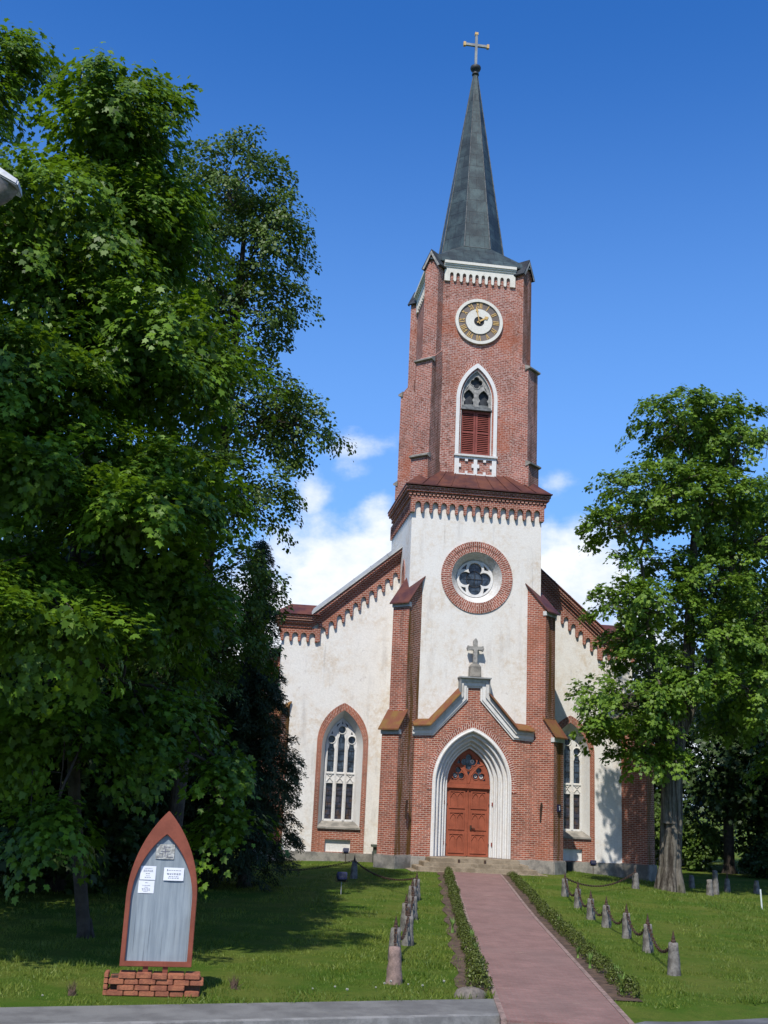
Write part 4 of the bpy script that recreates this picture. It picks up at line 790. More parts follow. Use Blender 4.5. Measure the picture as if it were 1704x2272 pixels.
def core_leaves(rng, ells, per, size):  # inner filler leaves, tinted darker to put shade into the crown
    P = []
    for (c, r, n) in ells:
        m = int(n*per); d = nrm(rng.normal(size=(m, 3))); u = rng.uniform(0.05, 0.80, m)**0.6; P.append(np.array(c)+d*np.array(r)*u[:, None])
    P = np.concatenate(P); m = len(P)
    return P, rng.normal(size=(m, 3))+np.array((0, 0, 0.6)), rng.normal(size=(m, 3)), size*rng.uniform(0.9, 1.4, m), np.clip(rng.normal(0.3, 0.15, m), 0, 1)
def branch_pts(rng, a, b, n=6, jit=0.12, sag=0.0):
    a, b = np.array(a, float), np.array(b, float); L = np.linalg.norm(b-a); pts = []
    for i in range(n+1):
        t = i/n; p = a+(b-a)*t; p[2] += sag*L*math.sin(PI*t)
        if 0 < i < n: p += rng.normal(scale=jit*L/n, size=3)
        pts.append(tuple(p))
    return pts
def tree(name, label, cat, trunk, trad, ells, leafmat, shape, size, K, L, Wd, droop, seed, bark='bark', group=None, twigs=0.3, flat=0.35, fork=None, crown='crown', core=7):
    rng = np.random.default_rng(seed); root = tag(empty(name, trunk[0]), label, cat, group); inv = Matrix.Translation(-Vector(trunk[0]))
    pos, nor, tip, sz, tint, P = sprays(rng, ells, K, L, Wd, droop, size, flat)
    if core:
        q = core_leaves(rng, ells, core, size); pos, nor, tip, sz, tint = (np.concatenate([a, b]) for a, b in zip((pos, nor, tip, sz, tint), q))
    leaf_mesh(crown, leafmat, pos-np.array(trunk[0]), nor, tip, sz, tint, shape, root)
    mb = MB(inv); n = len(trunk)
    mb.tube(trunk, trad, 14)
    b0 = Vector(trunk[0])
    for k in range(6):   # root flare
        a = 2*PI*k/6+rng.random(); d = Vector((math.cos(a), math.sin(a), 0)); mb.tube([b0+d*trad[0]*1.7+Vector((0, 0, -0.12)), b0+d*trad[0]*0.9+Vector((0, 0, trad[0]*0.7)), b0+d*trad[0]*0.45+Vector((0, 0, trad[0]*2.6))], [trad[0]*0.28, trad[0]*0.36, trad[0]*0.3], 7)
    for fk in (fork or []): mb.tube(fk[0], fk[1], 10)
    tp = np.array(trunk); starts = [np.array(trunk[i])*(1-f)+np.array(trunk[i+1])*f for i in range(max(1, n//2-1), n-1) for f in (0.1, 0.4, 0.7, 0.95)]
    for fk in (fork or []): starts += [np.array(q) for q in fk[0][1:]]
    starts = np.array(starts); k0 = 0
    for (c, r, m) in ells:
        c = np.array(c); st = starts[np.argmin(np.linalg.norm(starts-(c-np.array((0, 0, r[2]*0.9))), axis=1))]; R0 = max(0.035, trad[-1]*0.75)
        bp = branch_pts(rng, st, c, 6, 0.3, 0.03); mb.tube(bp, list(np.linspace(R0, R0*0.5, 7)), 8)
        idx = np.arange(k0, k0+m); k0 += m; pick = rng.choice(idx, max(1, int(m*twigs)), replace=False)
        for q in pick:
            s0 = np.array(bp[rng.integers(2, 7)]); mb.tube(branch_pts(rng, s0, P[q], 4, 0.35, 0.05), list(np.linspace(R0*0.36, 0.010, 5)), 5, False)
    mb.build('trunk', bark, root, smooth=False); return root

# --- trees
maple_left = tree('maple_tree', 'big maple overhanging the notice board with bright green drooping leaf sprays', 'tree',
     [(-10.45, -17.9, 0), (-10.8, -18.1, 2.0), (-11.1, -18.5, 4.5), (-11.3, -18.8, 8), (-11.3, -18.9, 11), (-11.5, -19, 14)], [0.115, 0.105, 0.10, 0.09, 0.07, 0.04],
     [((-11.25, -19, 14.25), (1.1, 1.6, 1.2), 62), ((-10.5, -18.6, 12.6), (1.0, 1.6, 1.1), 58), ((-12.2, -19.5, 11.2), (2.1, 2.1, 1.9), 115), ((-10.3, -19.2, 9.6), (1.8, 1.9, 1.4), 90),
      ((-12.4, -20.5, 8.4), (1.9, 1.9, 1.3), 95), ((-10.2, -20, 7.0), (1.8, 1.7, 1.1), 85), ((-12.3, -20.5, 5.3), (1.7, 1.6, 0.8), 75), ((-9.9, -18.5, 5.4), (1.4, 1.5, 1.0), 60), ((-9.7, -18.8, 3.4), (1.1, 1.1, 0.7), 32), ((-11.4, -19.6, 3.3), (1.4, 1.3, 0.7), 36), ((-10.9, -20.1, 1.9), (0.45, 0.4, 0.4), 12), ((-11.0, -22.6, 4.45), (1.15, 0.8, 0.28), 34), ((-12.2, -22.2, 5.0), (0.8, 0.8, 0.3), 20), ((-10.0, -21.6, 6.4), (0.8, 0.7, 0.25), 18), ((-11.8, -22.2, 6.9), (0.9, 0.7, 0.25), 20), ((-8.25, -18.9, 1.9), (0.4, 0.5, 0.4), 8), ((-8.3, -18.6, 2.8), (0.5, 0.7, 0.35), 8)],
     'maple_leaf', MAPLE, 0.108, 84, 0.95, 0.40, 0.42, 11, 'bark_dark', twigs=0.3, core=38, flat=0.30)
tree('tall_maple', 'tall maple at the far left edge with dense dark green crown', 'tree',
     [(-15.0, -15.5, 0), (-14.9, -15.8, 5), (-14.8, -16, 11), (-14.7, -16, 16)], [0.3, 0.24, 0.16, 0.06],
     [((-15.2, -16, 16.4), (1.2, 1.6, 1.4), 66), ((-13.95, -15.8, 17.6), (0.5, 0.8, 0.8), 26), ((-15.0, -16.5, 13.2), (1.9, 2, 1.9), 95), ((-14.6, -17, 9.8), (1.9, 1.9, 1.7), 85), ((-14.3, -17, 6.2), (1.9, 1.8, 1.4), 75), ((-13.8, -17, 3.2), (1.7, 1.6, 1.0), 50)],
     'maple_leaf', MAPLE, 0.12, 56, 0.95, 0.42, 0.4, 12, 'bark_dark', twigs=0.2)
tree('unseen_maple', 'unseen loose crowned maple beside the road, added so its shade falls on the notice board trees', 'tree', [(-16.2, -26.0, 0), (-16, -26, 5), (-15.2, -25.8, 9.5), (-13.8, -25.7, 12.5), (-12.2, -25.7, 14.2)], [0.28, 0.22, 0.18, 0.12, 0.06],  # stays out of view; crown placed and thinned to shade the left maple
     [((-16.2, -26.6, 13.0), (1.2, 1.4, 1.2), 36), ((-12.8, -26.4, 13.9), (1.9, 1.4, 0.9), 50), ((-15.6, -26.4, 15.2), (1.8, 1.6, 1.2), 45), ((-10.9, -26.2, 14.0), (0.9, 1.1, 0.6), 16)],
     'maple_leaf', MAPLE, 0.13, 46, 0.8, 0.40, 0.4, 16, 'bark_dark', twigs=0.3, core=2)
tree('lime_tree', 'tall open crowned lime tree between the maple and the church', 'tree',
     [(-9.4, -11.6, 0), (-9.3, -12, 4), (-9.1, -12.4, 8), (-8.9, -12.7, 12), (-8.9, -12.8, 16)], [0.18, 0.16, 0.14, 0.10, 0.05],
     [((-9.4, -12.8, 16.9), (1.3, 1.5, 1.4), 62), ((-8.3, -13, 15.5), (0.8, 1.3, 1.4), 46), ((-10.1, -13, 14.8), (1.1, 1.4, 1.6), 62), ((-10.3, -13.2, 12.0), (1.2, 1.5, 1.5), 62), ((-8.6, -12.2, 5.6), (1.0, 1.2, 0.8), 34), ((-9.0, -12.8, 13.6), (1.75, 1.8, 1.3), 78), ((-8.9, -12.6, 11.2), (1.85, 1.9, 1.2), 82), ((-7.25, -13, 10.8), (0.95, 1.1, 0.6), 26), ((-9.0, -13, 9.0), (1.8, 1.8, 1.1), 75), ((-9.0, -12.6, 6.8), (1.6, 1.7, 1.1), 66), ((-10.0, -12.8, 4.6), (1.5, 1.5, 1.1), 50)],
     'lime_leaf', OVAL, 0.095, 110, 0.8, 0.4, 0.3, 13, 'bark_dark', twigs=0.35, flat=0.5)
for i, (x, y, hgt, r, lab) in enumerate(((-7.65, -7.9, 9.0, 1.25, 'dark feathery thuja standing against the left corner of the church'), (-9.7, -7.2, 10.5, 1.5, 'dark thuja left of the other one, half hidden behind the lime trunk'))):
    ells = [((x, y, hgt*0.13), (r*1.0, r, hgt*0.14), 150), ((x, y, hgt*0.32), (r*0.98, r*0.95, hgt*0.15), 190), ((x-0.08, y, hgt*0.52), (r*0.60, r*0.65, hgt*0.16), 130), ((x-0.15, y, hgt*0.72), (r*0.36, r*0.4, hgt*0.14), 75), ((x-0.18, y, hgt*0.90), (r*0.14, r*0.18, hgt*0.12), 30)]
    tree('thuja_tree', lab, 'tree', [(x, y, 0), (x, y, hgt*0.5), (x, y, hgt*0.93)], [0.16, 0.1, 0.03], ells, 'thuja_leaf', SCALE, 0.085, 130, 0.5, 0.20, 0.45, 20+i, 'bark_dark', group='thujas beside the church', twigs=0.12, flat=0.6, core=14)
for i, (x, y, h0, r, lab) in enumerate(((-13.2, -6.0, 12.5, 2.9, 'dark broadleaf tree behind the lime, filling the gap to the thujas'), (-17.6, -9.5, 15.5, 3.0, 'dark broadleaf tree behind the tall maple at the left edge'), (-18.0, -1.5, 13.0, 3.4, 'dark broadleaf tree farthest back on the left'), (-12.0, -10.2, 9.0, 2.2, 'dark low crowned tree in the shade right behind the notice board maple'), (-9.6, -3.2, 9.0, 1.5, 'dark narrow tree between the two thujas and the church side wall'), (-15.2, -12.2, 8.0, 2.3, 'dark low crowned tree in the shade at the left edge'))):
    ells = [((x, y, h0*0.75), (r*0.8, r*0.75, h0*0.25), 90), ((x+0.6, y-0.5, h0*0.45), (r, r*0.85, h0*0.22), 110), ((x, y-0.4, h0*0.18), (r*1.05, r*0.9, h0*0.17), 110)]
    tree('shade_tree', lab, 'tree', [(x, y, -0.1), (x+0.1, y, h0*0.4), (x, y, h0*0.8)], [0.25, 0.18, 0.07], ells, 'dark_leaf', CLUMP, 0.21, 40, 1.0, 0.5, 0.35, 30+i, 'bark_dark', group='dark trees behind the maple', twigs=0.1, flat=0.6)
FL = [([(5.45+0.27*math.cos(a)*1.35, -3.9+0.27*math.sin(a)*1.35, -0.15), (5.46+0.22*math.cos(a+0.15), -3.9+0.22*math.sin(a+0.15), 0.7), (5.52+0.21*math.cos(a+0.4), -3.9+0.2*math.sin(a+0.4), 2.0), (5.58+0.20*math.cos(a+0.6), -3.9+0.18*math.sin(a+0.6), 3.2), (5.8+0.13*math.cos(a+0.7), -3.9+0.12*math.sin(a+0.7), 4.6)], [0.19, 0.135, 0.14, 0.11, 0.07]) for a in (0.3, 1.5, 2.6, 3.75, 4.35, 5.2)]
tree('church_maple', 'broad maple with layered crown and fluted grey trunk at the right corner of the church', 'tree',
     [(5.45, -3.9, -0.15), (5.47, -3.9, 0.8), (5.52, -3.9, 2.4), (5.8, -3.9, 4.5), (6.2, -3.9, 7), (6.4, -3.9, 10), (6.7, -3.9, 13.2)], [0.28, 0.26, 0.28, 0.23, 0.2, 0.15, 0.06],
     [((6.0, -4, 15.0), (1.6, 1.9, 1.1), 56), ((8.0, -3.9, 14.6), (1.8, 2.0, 1.3), 66), ((5.2, -4, 12.5), (2.3, 2.5, 0.95), 88), ((3.9, -4.2, 11.3), (1.2, 1.5, 0.7), 32), ((6.8, -4.4, 12.2), (2.0, 2.2, 1.1), 70), ((4.9, -4.2, 10.2), (1.1, 1.4, 0.45), 18), ((9.0, -3.6, 11.4), (2.1, 2.3, 1.6), 76),
      ((4.5, -4.3, 8.75), (1.75, 1.9, 0.6), 62), ((6.6, -4.9, 9.4), (1.2, 1.4, 0.6), 30), ((8.6, -3.8, 8.4), (1.9, 2.2, 1.3), 66), ((4.6, -4.3, 7.0), (0.9, 1.3, 0.45), 16), ((3.9, -4.4, 5.75), (1.55, 1.8, 0.6), 56), ((5.9, -4.9, 6.2), (1.2, 1.4, 0.6), 40), ((4.1, -4.5, 4.75), (1.0, 1.2, 0.4), 26), ((4.25, -4.4, 3.95), (0.65, 0.8, 0.3), 14), ((3.0, -4.5, 4.75), (0.55, 0.8, 0.3), 13), ((5.0, -4.8, 3.9), (0.5, 0.6, 0.3), 9), ((8.0, -4.4, 6.2), (1.6, 1.7, 0.9), 44), ((7.4, -3.8, 10.2), (1.5, 1.6, 0.9), 46), ((7.0, -4.6, 7.7), (1.4, 1.4, 0.7), 40), ((4.4, -4.0, 7.6), (0.8, 1.2, 0.4), 14), ((6.9, -3.9, 15.3), (1.2, 1.5, 0.8), 34)],
     'church_maple_leaf', MAPLE, 0.12, 70, 0.75, 0.36, 0.34, 14, 'bark', twigs=0.4, flat=0.45, core=3,
     fork=FL+[([(5.35, -4.05, 2.0), (5.35, -4.1, 3.6), (5.15, -4.2, 5.6), (4.75, -4.2, 8.3), (4.5, -4.2, 10.5)], [0.22, 0.2, 0.14, 0.09, 0.04]), ([(5.9, -3.8, 4.6), (6.9, -3.8, 7.0), (7.8, -3.8, 10), (8.2, -3.8, 13)], [0.17, 0.14, 0.1, 0.04]), ([(5.6, -3.95, 3.6), (4.9, -4.3, 4.5), (3.7, -4.5, 5.2)], [0.12, 0.09, 0.04])])
tree('edge_maple', 'maple at the right edge of the graveyard behind the fluted trunk', 'tree',
     [(11.6, -0.5, -0.2), (11.5, -0.5, 3), (11.2, -0.6, 7), (10.7, -0.8, 11)], [0.20, 0.17, 0.13, 0.05],
     [((10.4, -1, 12.6), (1.9, 2.2, 1.7), 85), ((9.6, -1, 9.0), (1.6, 1.8, 1.4), 80), ((11.0, -1.2, 7.4), (1.8, 2, 1.6), 85), ((9.3, -1.2, 5.9), (1.4, 1.6, 0.9), 65), ((10.8, -1.6, 4.2), (1.2, 1.3, 0.8), 40)],
     'church_maple_leaf', MAPLE, 0.13, 56, 0.85, 0.4, 0.35, 15, 'bark_dark', twigs=0.25)
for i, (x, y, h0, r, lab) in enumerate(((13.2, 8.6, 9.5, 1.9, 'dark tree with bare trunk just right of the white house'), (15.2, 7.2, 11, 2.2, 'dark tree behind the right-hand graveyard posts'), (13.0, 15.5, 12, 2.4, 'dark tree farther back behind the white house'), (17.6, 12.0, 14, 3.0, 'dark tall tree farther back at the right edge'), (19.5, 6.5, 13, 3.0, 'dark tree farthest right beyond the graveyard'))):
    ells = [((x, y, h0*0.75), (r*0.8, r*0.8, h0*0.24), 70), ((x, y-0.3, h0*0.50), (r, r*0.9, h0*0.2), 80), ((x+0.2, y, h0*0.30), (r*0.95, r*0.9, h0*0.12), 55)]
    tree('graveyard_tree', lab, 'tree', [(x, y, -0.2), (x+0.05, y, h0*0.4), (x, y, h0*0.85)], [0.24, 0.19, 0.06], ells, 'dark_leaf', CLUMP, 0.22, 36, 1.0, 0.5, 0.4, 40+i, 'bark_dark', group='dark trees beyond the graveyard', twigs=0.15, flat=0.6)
# shrubs that close the view under the crowns
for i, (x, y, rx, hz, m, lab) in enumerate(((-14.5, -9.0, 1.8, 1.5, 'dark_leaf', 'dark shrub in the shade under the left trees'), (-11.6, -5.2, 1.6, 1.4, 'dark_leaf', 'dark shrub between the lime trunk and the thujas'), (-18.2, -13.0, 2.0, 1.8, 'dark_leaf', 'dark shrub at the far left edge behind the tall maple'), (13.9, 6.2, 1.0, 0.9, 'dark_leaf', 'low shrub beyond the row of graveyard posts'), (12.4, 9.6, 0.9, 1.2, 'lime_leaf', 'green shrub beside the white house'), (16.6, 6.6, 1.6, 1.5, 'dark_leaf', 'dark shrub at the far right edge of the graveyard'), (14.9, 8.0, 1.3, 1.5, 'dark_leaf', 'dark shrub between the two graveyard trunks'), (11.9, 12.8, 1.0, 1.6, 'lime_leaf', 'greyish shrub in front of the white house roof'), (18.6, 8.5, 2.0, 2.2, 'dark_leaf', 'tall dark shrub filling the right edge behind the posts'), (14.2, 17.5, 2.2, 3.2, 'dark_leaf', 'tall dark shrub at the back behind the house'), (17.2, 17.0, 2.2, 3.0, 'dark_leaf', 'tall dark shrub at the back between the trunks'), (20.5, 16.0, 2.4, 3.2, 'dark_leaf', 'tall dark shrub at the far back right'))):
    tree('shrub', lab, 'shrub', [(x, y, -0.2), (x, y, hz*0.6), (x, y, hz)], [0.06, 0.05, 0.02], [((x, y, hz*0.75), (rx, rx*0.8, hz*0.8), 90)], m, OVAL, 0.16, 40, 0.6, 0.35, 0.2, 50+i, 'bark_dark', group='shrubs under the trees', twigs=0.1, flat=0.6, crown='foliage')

# --- grass
rng = np.random.default_rng(5)
def grass(name, n, ymin, ymax, xmin, xmax, hgt, wid, pw):
    y = ymin+(ymax-ymin)*rng.random(n)**pw; x = xmin+(xmax-xmin)*rng.random(n)
    st = (x+7.8)*0.981+(y+23.42)*0.196; tt = (x+7.8)*(-0.196)+(y+23.42)*0.981
    rag = 0.05*np.sin(st*9)+0.04*np.sin(st*23+1)
    lim = np.where(x < -4.2, 0.0, -0.83+0.158*(np.minimum(x, 3.0)+3.15))+rag
    dx, dy = x-PA.x, y-PA.y; l = dx*PD.x+dy*PD.y; q = np.abs(dx*PN.x+dy*PN.y)
    bed = np.where(l < (PB-PA).length-0.95, 0.5+0.06*np.sin(l*3)-0.30*rng.random(n)**3, 0.06)
    ok = (tt > lim) & ~((q < PHW+bed) & (l > -2)) & ~((np.abs(x) < 3.3) & (y > -1.75)) & (y < np.where(np.abs(x) < 7.4, 2.1, 40))
    x, y = x[ok], y[ok]; z = np.array([lawn_z(a, b) for a, b in zip(x, y)]); m = len(x)
    hh = hgt*rng.uniform(0.5, 1.25, m)*(0.85+0.5*np.sin(x*4.1+y*1.7)*np.sin(y*3.3-x)+0.35*np.sin(x*1.3+np.sin(y*0.9)*2)*np.sin(y*1.1+x*0.4)); edge = tt[ok]-lim[ok]; hh = hh*np.where(edge < 0.35, 1.35, 1.0)
    tip = np.stack([rng.normal(0, 0.45, m), rng.normal(0, 0.45, m), np.ones(m)], 1); nor = np.stack([rng.normal(0, 1, m), rng.normal(0, 1, m), np.full(m, 0.6)], 1)
    pat = 0.45+0.20*np.sin(x*0.8+1.3*np.sin(y*0.5))*np.cos(y*0.7)+0.16*np.sin(x*2.3+2*np.sin(y*1.9))*np.sin(y*2.7+x)+0.12*np.sin(x*6.1+y*3.3)*np.sin(y*5.2-x*2); tint = np.clip(pat+rng.normal(0, 0.22, m), 0, 1)
    shp = np.array([(-wid/2, 0, 0), (wid/2, 0, 0), (0.0, 1.0, 0.12)])
    return x, y, z, tip, nor, hh, tint, shp
parts = [grass('g', 150000, -24.6, -15.5, -13.5, 4.0, 0.055, 0.20, 1.0), grass('g', 110000, -15.5, 2.0, -16, 12.5, 0.07, 0.24, 1.15)]
X = np.concatenate([p[0] for p in parts]); Y = np.concatenate([p[1] for p in parts]); Zg = np.concatenate([p[2] for p in parts])
go = leaf_mesh('grass', 'grass_blade', np.stack([X, Y, Zg-0.004], 1), np.concatenate([p[4] for p in parts]), np.concatenate([p[3] for p in parts]), np.concatenate([p[5] for p in parts]), np.concatenate([p[6] for p in parts]), parts[0][7])
go['kind'] = 'stuff'; go['label'] = 'short mown green grass covering the churchyard lawn'; go['category'] = 'grass'

# --- clipped box bushes along the path
rng = np.random.default_rng(8); protos = []
for v in range(3):
    n = 520; d = nrm(rng.normal(size=(n, 3))); d[:, 2] = np.abs(d[:, 2])-0.15; d = nrm(d)
    lump = 1+0.12*np.sin(d[:, 0]*5+v)*np.sin(d[:, 1]*4+2*v)+0.08*np.sin(d[:, 2]*7); p = d*np.array([0.165, 0.165, 0.21])*(lump*rng.uniform(0.72, 1.04, n))[:, None]+np.array([0, 0, 0.05])
    o = leaf_mesh('box_bush', 'box_leaf', p, d+rng.normal(scale=0.55, size=(n, 3)), d*0.5+rng.normal(scale=0.6, size=(n, 3))+np.array([0, 0, 0.5]), rng.uniform(0.020, 0.036, n), rng.normal(0.45, 0.22, n), OVAL)
    protos.append(o)
cnt = 0; Lb = (PB-PA).length-1.15
for sd, lname in ((-1, 'left'), (1, 'right')):
    nb = 42
    for i in range(nb):
        l = 0.45+(Lb-0.45)*((i+rng.uniform(-0.15, 0.15))/(nb-1)); p = PA+PD*l+PN*sd*(PHW+(0.20 if sd < 0 else 0.36)+rng.normal(0, 0.02))
        b = protos[cnt] if cnt < 3 else protos[cnt % 3].copy()
        if cnt >= 3: COL.objects.link(b)
        cnt += 1; b.location = (p.x, p.y, gz(p.x, p.y)); b.rotation_euler = (0, 0, rng.uniform(0, 6.28)); s0 = rng.uniform(0.66, 0.95)*(1+0.10*i/nb); b.scale = (s0, s0, s0*rng.uniform(0.85, 1.15))
        if i == nb-1: b.scale = (1.15, 1.15, 1.15) if sd < 0 else (0.95, 0.95, 1.05)
        lab = f'low clipped box bush in the row edging the {lname} side of the path'
        if i == nb-1: lab = f'larger round box bush at the road end of the {lname} path edge'
        if i == 0: lab = f'round box bush beside the church steps at the {lname} path edge'
        tag(b, lab, 'bush', f'box bushes edging the {lname} side of the path')
# spring bulbs coming up between them
rng = np.random.default_rng(9); n = 13; a = np.linspace(0, 2*PI, n, endpoint=False); pp = np.stack([0.03*np.cos(a), 0.03*np.sin(a), np.zeros(n)], 1)
blb = leaf_mesh('bulb_plant', 'bulb_leaf', pp, np.stack([np.cos(a), np.sin(a), np.full(n, 0.3)], 1), np.stack([0.35*np.cos(a), 0.35*np.sin(a), np.ones(n)], 1), rng.uniform(0.16, 0.3, n), rng.random(n), np.array([(-0.05, 0, 0), (0.05, 0, 0), (0.07, 0.5, 0.0), (0, 1, -0.08), (-0.07, 0.5, 0)]))
for i, (l, sd, off) in enumerate(((17.2, 1, 0.16), (18.3, 1, 0.2), (19.6, 1, 0.40), (20.6, 1, 0.30), (19.4, -1, 0.10), (17.6, -1, 0.12), (16.2, -1, 0.13), (14.6, -1, 0.42), (12.5, 1, 0.4))):
    b = blb if i == 0 else blb.copy()
    if i: COL.objects.link(b)
    p = PA+PD*l+PN*sd*(PHW+off); b.location = (p.x, p.y, gz(p.x, p.y)+0.01); b.rotation_euler = (0, 0, i*1.3); b.scale = [0.8+0.1*(i % 4)]*3
    tag(b, f'pale green tuft of bulb leaves in the bed {"right" if sd > 0 else "left"} of the path', 'plant', f'bulb leaves in the bed {"right" if sd > 0 else "left"} of the path')
# white flower heads in the grass near the road
rng = np.random.default_rng(10)
for i, (x, y) in enumerate(((-7.05, -22.55), (-6.75, -22.45), (-6.62, -22.7), (-6.2, -22.35), (-6.05, -22.1), (-5.95, -22.0), (-5.72, -22.05), (-5.55, -22.2), (-5.2, -21.9), (-10.3, -23.4))):
    if i == 0:
        d = nrm(rng.normal(size=(60, 3))); fl = leaf_mesh('white_flower', 'petal', d*0.004+np.array([0, 0, 0.10]), d, np.cross(d, d[::-1])+d*0.8, np.full(60, 0.024), rng.random(60), OVAL)
        mb = MB(); mb.tube([(0, 0, -0.01), (0.004, 0, 0.1)], 0.003, 5); mb.build('stalk', 'bulb_leaf', fl); f = fl
    else: f = copy_tree(fl)
    f.location = (x, y, lawn_z(x, y)); f.scale = [0.55+0.12*(i % 3)]*3; tag(f, 'small white flower head in the grass near the road edge', 'flower', 'white flowers in the roadside grass')
for x, y, lab in ((-10.0, -23.05, 'small brown tuft of dry grass left of the brick base'), (-8.05, -22.35, 'small brown tuft of dry grass right of the brick base')):
    n = 90; rr = np.random.default_rng(int(-x*10)); a = rr.random(n)*6.28; o = leaf_mesh('dry_tuft', 'bulb_leaf', np.stack([0.05*np.cos(a), 0.05*np.sin(a), np.zeros(n)], 1), np.stack([np.cos(a), np.sin(a), np.full(n, .3)], 1), np.stack([np.cos(a)*.5, np.sin(a)*.5, np.ones(n)], 1)+rr.normal(0, .3, (n, 3)), rr.uniform(.08, .2, n), rr.random(n), np.array([(-0.03, 0, 0), (0.03, 0, 0), (0, 1, 0.05)]))
    o.data.materials.clear(); o.data.materials.append(MATS['soil']); o.location = (x, y, lawn_z(x, y)); tag(o, lab, 'plant')

# --- stone posts and chains
def post_mesh(h, w, seed, mat, parent, squareness=0.55):
    rr = random.Random(seed); mb = MB(); n = 12; rings = []
    for k in range(7):
        t = k/6; z = -0.1+(h+0.1)*t; w_ = w*(0.98-0.36*t)*(1+rr.uniform(-0.04, 0.04)); ox, oy = rr.uniform(-0.006, 0.006), rr.uniform(-0.006, 0.006); ring = []
        for i in range(n):
            a = 2*PI*i/n+0.4; c, s_ = math.cos(a), math.sin(a); q = 1/max(abs(c), abs(s_)); q = (1-squareness)+squareness*q; q *= 1+rr.uniform(-0.05, 0.05)
            ring.append((ox+w_*q*c, oy+w_*q*s_*0.9, z+(rr.uniform(-0.012, 0.012) if k == 6 else 0)))
        rings.append(ring)
    for k in range(6):
        for i in range(n): j = (i+1) % n; mb.face([rings[k][i], rings[k][j], rings[k+1][j], rings[k+1][i]])
    top = (0, 0, h+0.015)
    for i in range(n): mb.face([rings[6][i], rings[6][(i+1) % n], top])
    return mb.build('stone', mat, parent, smooth=True)
def post(x, y, h, w, seed, label, group, spike=True, mat='granite'):
    t = tag(empty('stone_post', (x, y, gz(x, y)), 0.18+random.Random(seed).uniform(-0.2, 0.2)), label, 'post', group); post_mesh(h, w, seed, mat, t, 0.15 if mat == 'granite_pink' else 0.55)
    if spike: mb = MB(); mb.lathe([(0.036, h-0.02), (0.04, h+0.03), (0.026, h+0.05), (0.030, h+0.07), (0.017, h+0.11), (0.011, h+0.15), (0.0, h+0.19)], n=10); mb.build('iron_spike', 'iron', t)
    return Vector((x, y, gz(x, y)+h+0.03))
ORD = ['nearest the road', 'second from the road', 'third from the road', 'fourth from the road', 'fifth from the road', 'sixth from the road', 'seventh from the road']
def chain(a, b, sag, label, group):
    L = (b-a).length; n = max(8, int(L/0.075)); mb = MB(); mid = (a+b)/2
    f = lambda t: Vector(a.lerp(b, t))-Vector((0, 0, sag*4*t*(1-t)))-mid
    for i in range(n):
        p0, p1 = f(i/n), f((i+1)/n); d = (p1-p0).normalized(); sd_ = d.cross(Vector((0, 0, 1))).normalized(); un = sd_.cross(d)
        if i % 2: sd_, un = (sd_+un).normalized(), (un-sd_).normalized()
        else: sd_, un = (sd_-un).normalized(), (un+sd_).normalized()
        c = (p0+p1)/2; l2 = (p1-p0).length*0.66; w2 = 0.026
        lp = [c+d*(l2*math.cos(2*PI*k/8))+sd_*(w2*math.sin(2*PI*k/8)) for k in range(8)]; mb.tube(lp+lp[:1], 0.0088, 4, False)
    o = mb.build('chain', 'iron', loc=mid); return tag(o, label, 'chain', group)
RP = [(-1.26, -20.33), (-0.71, -17.85), (-0.38, -15.89), (-0.18, -14.15), (-0.05, -12.75), (0.38, -10.5), (0.85, -7.95)]
RH = [0.47, 0.47, 0.46, 0.44, 0.44, 0.44, 0.44]
tops = [post(x, y, RH[i], 0.108-0.004*(i % 3), 100+i, f'tapered granite post with iron spike in the right-hand row, {ORD[i]}', 'granite posts right of the path') for i, (x, y) in enumerate(RP)]
for i in range(6): chain(tops[i], tops[i+1], 0.30, f'sagging iron chain hanging between the {["first", "second", "third", "fourth", "fifth", "sixth"][i]} and next post of the right-hand row', 'chains right of the path')
far_r = post(4.0, -4.78, 0.44, 0.12, 120, 'granite post in front of the maple trunk where the right-hand chain turns', 'granite posts right of the path')
chain(tops[6], far_r, 0.30, 'long sagging chain from the last right-hand post to the post before the maple trunk', 'chains right of the path')
LPs = [(-5.86+0.2*(1.96*i), -21.7+1.96*i) for i in range(7)]
ltops = [post(x+[0, -.08, .06, -.05, .03, -.05, 0][i], y, [0.47, 0.5, 0.47, 0.5, 0.46, 0.5, 0.48][i], 0.115 if i else 0.125, 140+i, ('pinkish round granite post without spike, nearest the road left of the path' if i == 0 else f'weathered granite post in the left-hand row, {ORD[i]}'), 'granite posts left of the path', spike=i > 0, mat='granite_pink' if i == 0 else 'granite') for i, (x, y) in enumerate(LPs)]
for i in range(6): chain(ltops[i]-(Vector((0, 0, 0.06)) if i == 0 else Vector((0, 0, 0))), ltops[i+1], 0.28, f'sagging iron chain hanging between the {["first", "second", "third", "fourth", "fifth", "sixth"][i]} and next post of the left-hand row', 'chains left of the path')
far_l = post(-4.45, -4.95, 0.46, 0.12, 160, 'shaded granite post near the left front of the church', 'granite posts left of the path'); far_l2 = post(-8.9, -5.1, 0.46, 0.12, 161, 'shaded granite post at the foot of the thuja', 'granite posts left of the path')
chain(ltops[6], far_l, 0.22, 'chain from the last left-hand post back to the shaded post by the church', 'chains left of the path'); chain(far_l, far_l2, 0.30, 'chain running left from the shaded post towards the thuja', 'chains left of the path')
